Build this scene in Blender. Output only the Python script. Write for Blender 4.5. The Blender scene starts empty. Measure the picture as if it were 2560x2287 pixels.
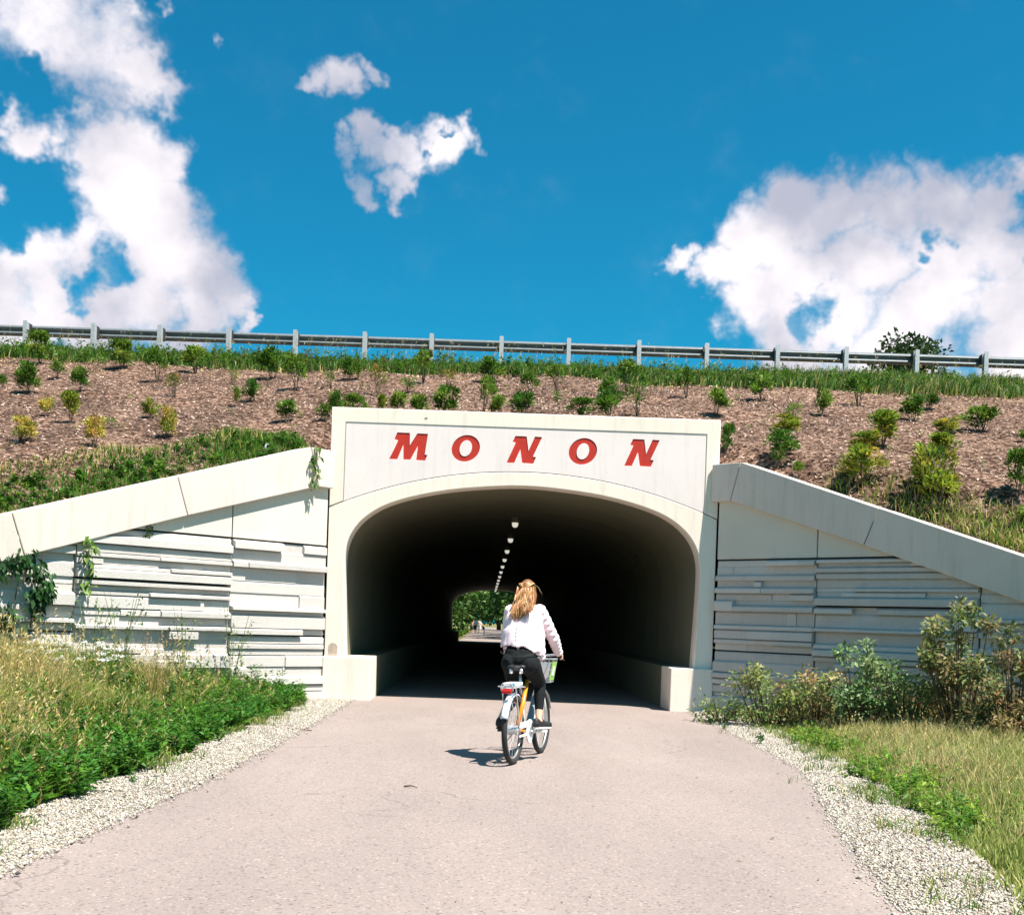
import bpy, bmesh, math, random
import numpy as np
from mathutils import Matrix, Vector
R = math.radians
scene = bpy.context.scene
col = scene.collection
rnd = random.Random(7)
nr = np.random.default_rng(11)

# ------------------------------------------------------------------ camera
F, VX, VY, ROLL, H = 2765.0, 1215.3, 1555.9, R(2.0), 1.35   # focal in px of the 2560 px frame
cd = bpy.data.cameras.new('camera'); cam = bpy.data.objects.new('camera', cd); col.objects.link(cam)
cd.sensor_fit = 'HORIZONTAL'; cd.sensor_width = 36.0; cd.lens = 36.0 * F / 2560.0
cd.shift_x = (1280 - VX) / 2560.0; cd.shift_y = (VY - 1143.5) / 2560.0
cd.clip_start = 0.1; cd.clip_end = 3000.0
cam.matrix_world = Matrix.Translation((0, 0, H)) @ Matrix.Rotation(R(90), 4, 'X') @ Matrix.Rotation(ROLL, 4, 'Z')
scene.camera = cam

def ray(sx, sy):
    du, dv = sx - VX, sy - VY
    c, s = math.cos(ROLL), math.sin(ROLL)
    return Vector(((du * c + dv * s) / F, 1.0, -(-du * s + dv * c) / F))
def at(sx, sy, Y):
    r = ray(sx, sy); return Vector((r.x * Y, Y, H + r.z * Y))

# ------------------------------------------------------------------ light
SUN = Vector((0.38, -0.30, 1.0)).normalized()          # towards the sun
sd = bpy.data.lights.new('sun', 'SUN'); sd.energy = 5.0; sd.angle = R(0.53); sd.color = (1.0, 0.93, 0.84)
so = bpy.data.objects.new('sun', sd); col.objects.link(so); so.location = (20, -10, 60)
so.rotation_euler = (-SUN).to_track_quat('-Z', 'Y').to_euler()

world = bpy.data.worlds.new('World'); scene.world = world; world.use_nodes = True
wt = world.node_tree; wt.nodes.clear()
def wn(t, **k):
    n = wt.nodes.new(t)
    for a, b in k.items(): setattr(n, a, b)
    return n
def wl(a, b): wt.links.new(a, b)
sky = wn('ShaderNodeTexSky', sky_type='NISHITA'); sky.sun_disc = False
sky.sun_elevation = math.asin(SUN.z); sky.sun_rotation = math.atan2(SUN.x, SUN.y)
sky.altitude = 200; sky.air_density = 1.0; sky.dust_density = 1.3; sky.ozone_density = 2.0
tint = wn('ShaderNodeMix', data_type='RGBA', blend_type='MULTIPLY'); tint.inputs[0].default_value = 1.0
SKY_TINT = (0.055, 0.665, 0.78, 1)
wl(sky.outputs[0], tint.inputs[6]); tint.inputs[7].default_value = SKY_TINT
tc = wn('ShaderNodeTexCoord')
# clouds: soft balls of cloud in the sky (direction, radius), edges torn by fractal noise
CLOUDS = [(60,20,150,.66),(180,60,165,.72),(270,140,130,.74),(345,205,70,.85),(330,60,60,.8),(398,28,44,.82),(420,60,34,.72),(525,150,38,.80),(508,100,24,.72),
 (45,280,52,1),(120,320,74,1),(215,350,84,1),(300,380,110,1),(370,420,90,1),(300,500,130,1),(360,560,130,1),(430,640,130,1),(500,700,105,1),
 (540,750,60,.95),(220,640,100,1),(90,680,100,1),(0,710,80,1),(130,760,90,1),(330,770,110,1),(480,800,85,1),(570,812,34,.9),(0,490,30,.8),(40,790,90,1),(250,820,90,1),
 (400,250,60,.6),(440,880,70,.9),
 (850,258,62,.9),(795,270,42,.72),(925,232,36,.72),(945,388,60,.78),(1010,415,60,.84),(1085,375,64,.9),(1150,348,50,.84),(985,488,42,.74),(905,470,38,.62),(880,425,34,.58),
 (1722,672,52,.85),(1745,720,34,.7),(1820,705,70,1),(1905,640,100,1),(1990,560,110,1),(2090,520,95,1),(2210,530,130,1),(2370,490,120,1),(2500,490,95,1),(2570,440,60,1),
 (2480,620,120,1),(2320,660,120,1),(2140,680,140,1),(1985,730,130,1),(1890,780,90,1),(2130,810,100,.9),(2320,800,130,1),(2500,780,130,1),(2620,700,150,1),(2000,850,110,.95),(2250,900,120,1),(2520,920,140,1),(2300,370,28,.4)]
EAR = 1.0
warp = wn('ShaderNodeTexNoise'); warp.inputs['Scale'].default_value = 9.0; warp.inputs['Detail'].default_value = 5.0; warp.inputs['Roughness'].default_value = 0.62
wl(tc.outputs['Generated'], warp.inputs['Vector'])
wsub = wn('ShaderNodeVectorMath', operation='SUBTRACT'); wl(warp.outputs['Color'], wsub.inputs[0]); wsub.inputs[1].default_value = (.5, .5, .5)
wsc = wn('ShaderNodeVectorMath', operation='SCALE'); wl(wsub.outputs[0], wsc.inputs[0]); wsc.inputs['Scale'].default_value = 0.125
wad = wn('ShaderNodeVectorMath', operation='ADD'); wl(tc.outputs['Generated'], wad.inputs[0]); wl(wsc.outputs[0], wad.inputs[1])
balls = []
for sx, sy, r, w in CLOUDS:
    d = ray(sx, sy); n = d.length; balls.append((d.normalized(), r / F / n ** 1.5, w))
cr = random.Random(5)
for k in range(8):                                     # fair-weather cumulus goes on round the rest of the sky
    az = R(45 + k * 270 / 7.5 + cr.uniform(-8, 8)); el = R(cr.uniform(9, 48))
    c0 = Vector((math.sin(az) * math.cos(el), math.cos(az) * math.cos(el), math.sin(el)))
    for j in range(3):
        v = (c0 + Vector((cr.uniform(-.09, .09), cr.uniform(-.09, .09), cr.uniform(-.03, .04)))).normalized()
        balls.append((v, cr.uniform(.05, .085), 1.0))
last = None
for v, r, w in balls:
    dn = wn('ShaderNodeVectorMath', operation='DISTANCE'); wl(wad.outputs[0], dn.inputs[0]); dn.inputs[1].default_value = v
    mp = wn('ShaderNodeMapRange', interpolation_type='SMOOTHSTEP'); wl(dn.outputs['Value'], mp.inputs[0])
    mp.inputs[1].default_value = r * 1.55; mp.inputs[2].default_value = r * 0.35; mp.inputs[3].default_value = 0; mp.inputs[4].default_value = w
    if last is None: last = mp.outputs[0]
    else:
        mx = wn('ShaderNodeMath', operation='SMOOTH_MAX'); mx.inputs[2].default_value = 0.15
        wl(last, mx.inputs[0]); wl(mp.outputs[0], mx.inputs[1]); last = mx.outputs[0]
HOLES = [(140,252,62),(440,270,40),(60,235,50),(278,665,50),(232,742,36),(95,525,78),(15,600,40),(2345,604,32),(2290,668,30),(2055,815,44),(2565,640,34),(975,325,36),(1060,400,14),(1095,345,12),(1745,690,14),(120,215,42)]
for sx, sy, r in HOLES:
    d = ray(sx, sy); n = d.length; r = r / F / n ** 1.5
    dn = wn('ShaderNodeVectorMath', operation='DISTANCE'); wl(wad.outputs[0], dn.inputs[0]); dn.inputs[1].default_value = d.normalized()
    mp = wn('ShaderNodeMapRange', interpolation_type='SMOOTHSTEP'); wl(dn.outputs['Value'], mp.inputs[0]); mp.inputs[1].default_value = r * .5; mp.inputs[2].default_value = r * 1.7; mp.inputs[3].default_value = .30; mp.inputs[4].default_value = 1.0
    mu = wn('ShaderNodeMath', operation='MULTIPLY'); wl(last, mu.inputs[0]); wl(mp.outputs[0], mu.inputs[1]); last = mu.outputs[0]
fn = wn('ShaderNodeTexNoise'); fn.inputs['Scale'].default_value = 20; fn.inputs['Detail'].default_value = 7; fn.inputs['Roughness'].default_value = .62
wl(tc.outputs['Generated'], fn.inputs['Vector'])
fm = wn('ShaderNodeMath', operation='MULTIPLY_ADD'); wl(fn.outputs['Fac'], fm.inputs[0]); fm.inputs[1].default_value = 1.2; fm.inputs[2].default_value = -.60
cl = wn('ShaderNodeMath', operation='MULTIPLY'); cl.use_clamp = True; wl(last, cl.inputs[0]); cl.inputs[1].default_value = 2.2
fm2 = wn('ShaderNodeMath', operation='MULTIPLY'); wl(fm.outputs[0], fm2.inputs[0]); wl(cl.outputs[0], fm2.inputs[1])
den = wn('ShaderNodeMath', operation='ADD'); wl(last, den.inputs[0]); wl(fm2.outputs[0], den.inputs[1])
alp = wn('ShaderNodeMapRange', interpolation_type='SMOOTHSTEP'); wl(den.outputs[0], alp.inputs[0]); alp.inputs[1].default_value = .12; alp.inputs[2].default_value = .92
# cloud shading painted in: noise blends grey into the white
sh = wn('ShaderNodeTexNoise'); sh.inputs['Scale'].default_value = 7; sh.inputs['Detail'].default_value = 5; wl(tc.outputs['Generated'], sh.inputs['Vector'])
shm = wn('ShaderNodeMapRange', interpolation_type='SMOOTHSTEP'); wl(sh.outputs['Fac'], shm.inputs[0]); shm.inputs[1].default_value = .36; shm.inputs[2].default_value = .60
ccol = wn('ShaderNodeMix', data_type='RGBA'); wl(shm.outputs[0], ccol.inputs[0])
CL = 6.6
ccol.inputs[6].default_value = (.44 * CL, .46 * CL, .56 * CL, 1); ccol.inputs[7].default_value = (.97 * CL, .905 * CL, .935 * CL, 1)
mixs = wn('ShaderNodeMix', data_type='RGBA'); wl(alp.outputs[0], mixs.inputs[0]); wl(tint.outputs[2], mixs.inputs[6]); wl(ccol.outputs[2], mixs.inputs[7])
bg = wn('ShaderNodeBackground'); bg.inputs['Strength'].default_value = 0.075; wl(mixs.outputs[2], bg.inputs['Color'])
wo = wn('ShaderNodeOutputWorld'); wl(bg.outputs[0], wo.inputs['Surface'])

world.cycles.sampling_method = 'MANUAL'; world.cycles.sample_map_resolution = 256
vs = scene.view_settings; vs.view_transform = 'Standard'; vs.look = 'None'; vs.gamma = 1.0; vs.use_curve_mapping = False
vs.exposure = 1.25
cy = scene.cycles
cy.use_denoising = True; cy.max_bounces = 6; cy.diffuse_bounces = 3; cy.glossy_bounces = 2; cy.transmission_bounces = 3; cy.transparent_max_bounces = 6
cy.sample_clamp_indirect = 4.0
try: scene.render.engine = 'CYCLES'
except Exception: pass

# ------------------------------------------------------------------ helpers: materials
MATS = {}
def nodes(name):
    m = bpy.data.materials.new(name); m.use_nodes = True; MATS[name] = m
    nt = m.node_tree; return m, nt, nt.nodes['Principled BSDF']
def N(nt, t, **k):
    n = nt.nodes.new(t)
    for a, b in k.items(): setattr(n, a, b)
    return n
def plain(name, c, rough=.6, metal=0, spec=.5, noise=0.0, scale=20, bump=0.0, bscale=60):
    m, nt, b = nodes(name)
    b.inputs['Roughness'].default_value = rough; b.inputs['Metallic'].default_value = metal; b.inputs['Specular IOR Level'].default_value = spec
    b.inputs['Base Color'].default_value = (*c, 1)
    tco = N(nt, 'ShaderNodeTexCoord')
    if noise:
        n = N(nt, 'ShaderNodeTexNoise'); n.inputs['Scale'].default_value = scale; n.inputs['Detail'].default_value = 6
        nt.links.new(tco.outputs['Object'], n.inputs['Vector'])
        r = N(nt, 'ShaderNodeMapRange'); nt.links.new(n.outputs['Fac'], r.inputs[0]); r.inputs[1].default_value = .3; r.inputs[2].default_value = .7
        r.inputs[3].default_value = 1 - noise; r.inputs[4].default_value = 1 + noise
        v = N(nt, 'ShaderNodeVectorMath', operation='SCALE'); v.inputs[0].default_value = c; nt.links.new(r.outputs[0], v.inputs['Scale'])
        nt.links.new(v.outputs[0], b.inputs['Base Color'])
    if bump:
        n2 = N(nt, 'ShaderNodeTexNoise'); n2.inputs['Scale'].default_value = bscale; n2.inputs['Detail'].default_value = 5
        nt.links.new(tco.outputs['Object'], n2.inputs['Vector'])
        bp = N(nt, 'ShaderNodeBump'); bp.inputs['Strength'].default_value = bump; bp.inputs['Distance'].default_value = .02
        nt.links.new(n2.outputs['Fac'], bp.inputs['Height']); nt.links.new(bp.outputs[0], b.inputs['Normal'])
    return m
def ramp(nt, stops, fac):
    r = N(nt, 'ShaderNodeValToRGB'); e = r.color_ramp.elements
    while len(e) > 1: e.remove(e[-1])
    e[0].position = stops[0][0]; e[0].color = (*stops[0][1], 1)
    for p, c in stops[1:]:
        x = e.new(p); x.color = (*c, 1)
    nt.links.new(fac, r.inputs[0]); return r
def concrete(name, c, streak=.12, grime=(.25, .22, .18), grain=.05, rand=.0, rough=.25):
    m, nt, b = nodes(name); L = nt.links.new
    b.inputs['Roughness'].default_value = .85; b.inputs['Specular IOR Level'].default_value = .25
    tco = N(nt, 'ShaderNodeTexCoord')
    mp = N(nt, 'ShaderNodeMapping'); mp.inputs['Scale'].default_value = (3.2, 3.2, .28); L(tco.outputs['Object'], mp.inputs[0])
    n1 = N(nt, 'ShaderNodeTexNoise'); n1.inputs['Scale'].default_value = 2.4; n1.inputs['Detail'].default_value = 8; n1.inputs['Roughness'].default_value = .65; L(mp.outputs[0], n1.inputs['Vector'])
    n2 = N(nt, 'ShaderNodeTexNoise'); n2.inputs['Scale'].default_value = 1.1; n2.inputs['Detail'].default_value = 6; L(tco.outputs['Object'], n2.inputs['Vector'])
    n3 = N(nt, 'ShaderNodeTexNoise'); n3.inputs['Scale'].default_value = 90; n3.inputs['Detail'].default_value = 4; L(tco.outputs['Object'], n3.inputs['Vector'])
    a = N(nt, 'ShaderNodeMapRange'); L(n1.outputs['Fac'], a.inputs[0]); a.inputs[1].default_value = .5; a.inputs[2].default_value = .78; a.inputs[4].default_value = streak * 2.2
    g = N(nt, 'ShaderNodeMapRange'); L(n2.outputs['Fac'], g.inputs[0]); g.inputs[1].default_value = .3; g.inputs[2].default_value = .75; g.inputs[3].default_value = 1.03; g.inputs[4].default_value = .93
    gr = N(nt, 'ShaderNodeMapRange'); L(n3.outputs['Fac'], gr.inputs[0]); gr.inputs[1].default_value = .3; gr.inputs[2].default_value = .7; gr.inputs[3].default_value = 1 - grain; gr.inputs[4].default_value = 1 + grain
    mm = N(nt, 'ShaderNodeMath', operation='MULTIPLY'); L(g.outputs[0], mm.inputs[0]); L(gr.outputs[0], mm.inputs[1])
    mx = N(nt, 'ShaderNodeMix', data_type='RGBA'); L(a.outputs[0], mx.inputs[0]); mx.inputs[6].default_value = (*c, 1); mx.inputs[7].default_value = (*grime, 1)
    oi = N(nt, 'ShaderNodeObjectInfo'); orr = N(nt, 'ShaderNodeMapRange'); L(oi.outputs['Random'], orr.inputs[0]); orr.inputs[3].default_value = 1 - rand; orr.inputs[4].default_value = 1 + rand * .6
    vo = N(nt, 'ShaderNodeTexVoronoi'); vo.inputs['Scale'].default_value = 16; L(tco.outputs['Object'], vo.inputs['Vector'])
    pin = N(nt, 'ShaderNodeMapRange'); L(vo.outputs['Distance'], pin.inputs[0]); pin.inputs[1].default_value = .05; pin.inputs[2].default_value = .12; pin.inputs[3].default_value = .72; pin.inputs[4].default_value = 1
    m3 = N(nt, 'ShaderNodeMath', operation='MULTIPLY'); L(mm.outputs[0], m3.inputs[0]); L(orr.outputs[0], m3.inputs[1])
    m4 = N(nt, 'ShaderNodeMath', operation='MULTIPLY'); L(m3.outputs[0], m4.inputs[0]); L(pin.outputs[0], m4.inputs[1])
    v = N(nt, 'ShaderNodeVectorMath', operation='SCALE'); L(mx.outputs[2], v.inputs[0]); L(m4.outputs[0], v.inputs['Scale'])
    L(v.outputs[0], b.inputs['Base Color'])
    bp = N(nt, 'ShaderNodeBump'); bp.inputs['Strength'].default_value = rough; bp.inputs['Distance'].default_value = .015; L(n3.outputs['Fac'], bp.inputs['Height']); L(bp.outputs[0], b.inputs['Normal'])
    return m
def attr_leaf(name, rough=.55, trans=.35, attr='Col', rand=.0):
    m, nt, b = nodes(name); L = nt.links.new
    at_ = N(nt, 'ShaderNodeAttribute', attribute_name=attr); oi = N(nt, 'ShaderNodeObjectInfo'); orr = N(nt, 'ShaderNodeMapRange'); L(oi.outputs['Random'], orr.inputs[0]); orr.inputs[3].default_value = 1 - rand; orr.inputs[4].default_value = 1 + rand
    a = N(nt, 'ShaderNodeHueSaturation'); L(at_.outputs['Color'], a.inputs['Color']); L(orr.outputs[0], a.inputs['Value'])
    if rand:
        hr = N(nt, 'ShaderNodeMapRange'); L(oi.outputs['Random'], hr.inputs[0]); hr.inputs[3].default_value = .515; hr.inputs[4].default_value = .485; L(hr.outputs[0], a.inputs['Hue'])
    L(a.outputs['Color'], b.inputs['Base Color'])
    b.inputs['Roughness'].default_value = rough; b.inputs['Specular IOR Level'].default_value = .3
    if trans:
        t = N(nt, 'ShaderNodeBsdfTranslucent'); L(a.outputs['Color'], t.inputs['Color'])
        ms = N(nt, 'ShaderNodeMixShader'); ms.inputs[0].default_value = trans; L(b.outputs[0], ms.inputs[1]); L(t.outputs[0], ms.inputs[2])
        L(ms.outputs[0], nt.nodes['Material Output'].inputs['Surface'])
    return m

CREAM = (.80, .71, .615)
M_cream = concrete('cream_concrete', CREAM, .17, (.44, .37, .28))
M_cap = concrete('cap_concrete', (.62, .54, .485), .2, (.36, .31, .25))
M_panel = concrete('panel_concrete', (.76, .67, .645), .2, (.52, .47, .46))
M_stone = concrete('ledge_concrete', (.57, .53, .495), .12, (.36, .35, .34), .10, .10, .7)
M_smooth = concrete('smooth_concrete', (.60, .56, .485), .05, (.40, .37, .32))
M_joint = plain('joint_filler', (.05, .05, .05), .9)
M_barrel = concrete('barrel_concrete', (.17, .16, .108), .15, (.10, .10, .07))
M_letter = plain('letter_red', (.45, .022, .010), .55, 0, .4, .08, 9, .1, 120)
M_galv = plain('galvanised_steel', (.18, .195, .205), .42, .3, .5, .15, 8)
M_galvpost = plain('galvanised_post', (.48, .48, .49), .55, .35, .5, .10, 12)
M_block = plain('blockout', (.035, .035, .035), .7, 0, .4, .2, 14)
M_leaf = attr_leaf('leaf', .5, .38, rand=.2)
M_grass = attr_leaf('grass_blade', .6, .35)
M_dry = attr_leaf('chips', .85, 0)
M_bark = plain('bark', (.10, .075, .05), .9, 0, .2, .25, 14, .4, 40)
M_lens = None

# asphalt
def asphalt():
    m, nt, b = nodes('asphalt'); L = nt.links.new
    b.inputs['Roughness'].default_value = .9; b.inputs['Specular IOR Level'].default_value = .2
    tco = N(nt, 'ShaderNodeTexCoord')
    n1 = N(nt, 'ShaderNodeTexNoise'); n1.inputs['Scale'].default_value = 62; n1.inputs['Detail'].default_value = 3; n1.inputs['Roughness'].default_value = .8; L(tco.outputs['Object'], n1.inputs['Vector'])
    n2 = N(nt, 'ShaderNodeTexNoise'); n2.inputs['Scale'].default_value = .55; n2.inputs['Detail'].default_value = 6; n2.inputs['Roughness'].default_value = .6
    mp = N(nt, 'ShaderNodeMapping'); mp.inputs['Scale'].default_value = (1.6, .5, 1); L(tco.outputs['Object'], mp.inputs[0]); L(mp.outputs[0], n2.inputs['Vector'])
    vo = N(nt, 'ShaderNodeTexVoronoi'); vo.inputs['Scale'].default_value = 75; L(tco.outputs['Object'], vo.inputs['Vector'])
    base = ramp(nt, [(.2, (.17, .14, .128)), (.44, (.232, .188, .172)), (.58, (.256, .208, .19)), (.82, (.315, .264, .243))], n1.outputs['Fac'])
    big = N(nt, 'ShaderNodeMapRange'); L(n2.outputs['Fac'], big.inputs[0]); big.inputs[1].default_value = .3; big.inputs[2].default_value = .72; big.inputs[3].default_value = .88; big.inputs[4].default_value = 1.10
    sp = N(nt, 'ShaderNodeSeparateColor'); L(vo.outputs['Color'], sp.inputs[0])
    dk = N(nt, 'ShaderNodeMapRange'); L(sp.outputs[0], dk.inputs[0]); dk.inputs[1].default_value = .90; dk.inputs[2].default_value = .97; dk.inputs[3].default_value = 1; dk.inputs[4].default_value = .6
    lt = N(nt, 'ShaderNodeMapRange'); L(sp.outputs[1], lt.inputs[0]); lt.inputs[1].default_value = .93; lt.inputs[2].default_value = .98; lt.inputs[3].default_value = 1; lt.inputs[4].default_value = 1.35
    m1 = N(nt, 'ShaderNodeMath', operation='MULTIPLY'); L(big.outputs[0], m1.inputs[0]); L(dk.outputs[0], m1.inputs[1])
    m2 = N(nt, 'ShaderNodeMath', operation='MULTIPLY'); L(m1.outputs[0], m2.inputs[0]); L(lt.outputs[0], m2.inputs[1])
    wz = N(nt, 'ShaderNodeTexNoise'); wz.inputs['Scale'].default_value = 1.6; wz.inputs['Detail'].default_value = 5; L(tco.outputs['Object'], wz.inputs['Vector'])
    wa = N(nt, 'ShaderNodeVectorMath', operation='MULTIPLY_ADD'); L(wz.outputs['Color'], wa.inputs[0]); wa.inputs[1].default_value = (.9, .9, 0); L(tco.outputs['Object'], wa.inputs[2])
    ce = N(nt, 'ShaderNodeTexVoronoi', feature='DISTANCE_TO_EDGE'); ce.inputs['Scale'].default_value = .33; L(wa.outputs[0], ce.inputs['Vector'])
    ck = N(nt, 'ShaderNodeMapRange'); L(ce.outputs['Distance'], ck.inputs[0]); ck.inputs[1].default_value = .0008; ck.inputs[2].default_value = .0035; ck.inputs[3].default_value = 0; ck.inputs[4].default_value = 1
    cm_ = N(nt, 'ShaderNodeTexNoise'); cm_.inputs['Scale'].default_value = .45; L(tco.outputs['Object'], cm_.inputs['Vector'])
    cs = N(nt, 'ShaderNodeMapRange'); L(cm_.outputs['Fac'], cs.inputs[0]); cs.inputs[1].default_value = .48; cs.inputs[2].default_value = .60; cs.inputs[3].default_value = 1; cs.inputs[4].default_value = .72
    cx = N(nt, 'ShaderNodeMath', operation='MAXIMUM'); L(ck.outputs[0], cx.inputs[0]); L(cs.outputs[0], cx.inputs[1])
    m5 = N(nt, 'ShaderNodeMath', operation='MULTIPLY'); L(m2.outputs[0], m5.inputs[0]); L(cx.outputs[0], m5.inputs[1])
    v = N(nt, 'ShaderNodeVectorMath', operation='SCALE'); L(base.outputs[0], v.inputs[0]); L(m5.outputs[0], v.inputs['Scale']); L(v.outputs[0], b.inputs['Base Color'])
    bp = N(nt, 'ShaderNodeBump'); bp.inputs['Strength'].default_value = .5; bp.inputs['Distance'].default_value = .006; L(n1.outputs['Fac'], bp.inputs['Height']); L(bp.outputs[0], b.inputs['Normal'])
    return m
M_asphalt = asphalt()
def earth(name, stops, s1, s2, bump=.8):
    m, nt, b = nodes(name); L = nt.links.new
    b.inputs['Roughness'].default_value = .95; b.inputs['Specular IOR Level'].default_value = .1
    tco = N(nt, 'ShaderNodeTexCoord')
    n1 = N(nt, 'ShaderNodeTexNoise'); n1.inputs['Scale'].default_value = s1; n1.inputs['Detail'].default_value = 8; n1.inputs['Roughness'].default_value = .75; L(tco.outputs['Object'], n1.inputs['Vector'])
    vo = N(nt, 'ShaderNodeTexVoronoi'); vo.inputs['Scale'].default_value = s2; vo.inputs['Randomness'].default_value = 1; L(tco.outputs['Object'], vo.inputs['Vector'])
    sp = N(nt, 'ShaderNodeSeparateColor'); L(vo.outputs['Color'], sp.inputs[0])
    ad = N(nt, 'ShaderNodeMath', operation='MULTIPLY_ADD'); L(sp.outputs[0], ad.inputs[0]); ad.inputs[1].default_value = .34; L(n1.outputs['Fac'], ad.inputs[2])
    su = N(nt, 'ShaderNodeMath', operation='SUBTRACT'); L(ad.outputs[0], su.inputs[0]); su.inputs[1].default_value = .17
    r = ramp(nt, stops, su.outputs[0]); nb = N(nt, 'ShaderNodeTexNoise'); nb.inputs['Scale'].default_value = .55; nb.inputs['Detail'].default_value = 5; L(tco.outputs['Object'], nb.inputs['Vector'])
    mb_ = N(nt, 'ShaderNodeMapRange'); L(nb.outputs['Fac'], mb_.inputs[0]); mb_.inputs[1].default_value = .35; mb_.inputs[2].default_value = .66; mb_.inputs[3].default_value = .62; mb_.inputs[4].default_value = 1.25
    sc_ = N(nt, 'ShaderNodeVectorMath', operation='SCALE'); L(r.outputs[0], sc_.inputs[0]); L(mb_.outputs[0], sc_.inputs['Scale']); L(sc_.outputs[0], b.inputs['Base Color'])
    bp = N(nt, 'ShaderNodeBump'); bp.inputs['Strength'].default_value = bump; bp.inputs['Distance'].default_value = .05; L(su.outputs[0], bp.inputs['Height']); L(bp.outputs[0], b.inputs['Normal'])
    return m
M_mulch = earth('mulch', [(.24, (.014, .009, .007)), (.42, (.065, .037, .026)), (.58, (.19, .112, .08)), (.78, (.38, .265, .205))], 17, 16)  # darkest tones paint the shade between chips into the base
M_soil = earth('grassy_soil', [(.2, (.05, .06, .02)), (.45, (.13, .13, .045)), (.62, (.22, .19, .08)), (.85, (.34, .27, .13))], 7, 9)
M_gravelbed = earth('gravel_bed', [(.2, (.20, .175, .14)), (.42, (.34, .30, .245)), (.6, (.41, .365, .305)), (.85, (.47, .43, .37))], 34, 60, .4)

# ------------------------------------------------------------------ helpers: meshes
def tag(o, label=None, cat=None, group=None, kind=None):
    if label: o['label'] = label
    if cat: o['category'] = cat
    if group: o['group'] = group
    if kind: o['kind'] = kind
    return o
def empty(name, loc=(0, 0, 0), parent=None):
    o = bpy.data.objects.new(name, None); col.objects.link(o); o.location = loc; o.empty_display_size = .2
    if parent: o.parent = parent
    return o
def link(name, me, mat, parent=None):
    if mat and not me.materials: me.materials.append(mat)
    o = bpy.data.objects.new(name, me); col.objects.link(o)
    if parent: o.parent = parent
    return o
def smooth(me, on=True):
    me.polygons.foreach_set('use_smooth', [on] * len(me.polygons)); me.update()
def mk(name, v, f, mat, parent=None, sm=False):
    me = bpy.data.meshes.new(name); me.from_pydata([tuple(p) for p in v], [], f); me.update()
    if sm: smooth(me)
    return link(name, me, mat, parent)
def npmesh(name, V, Fc, mat, C=None, parent=None, sm=False):
    """V (n,3), Fc (m,k) equal-size polygons, C (n,3) vertex colours"""
    me = bpy.data.meshes.new(name); V = np.ascontiguousarray(V, dtype=np.float32); Fc = np.ascontiguousarray(Fc, dtype=np.int32)
    k = Fc.shape[1]
    me.vertices.add(len(V)); me.vertices.foreach_set('co', V.ravel())
    me.loops.add(Fc.size); me.loops.foreach_set('vertex_index', Fc.ravel())
    me.polygons.add(len(Fc)); me.polygons.foreach_set('loop_start', np.arange(0, Fc.size, k, dtype=np.int32))
    try: me.polygons.foreach_set('loop_total', np.full(len(Fc), k, dtype=np.int32))
    except Exception: pass
    if C is not None:
        a = me.color_attributes.new(name='Col', type='FLOAT_COLOR', domain='POINT')
        a.data.foreach_set('color', np.ascontiguousarray(np.c_[C, np.ones(len(C))], dtype=np.float32).ravel())
    me.update(calc_edges=True); me.validate()
    if sm: smooth(me)
    return link(name, me, mat, parent)
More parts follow.
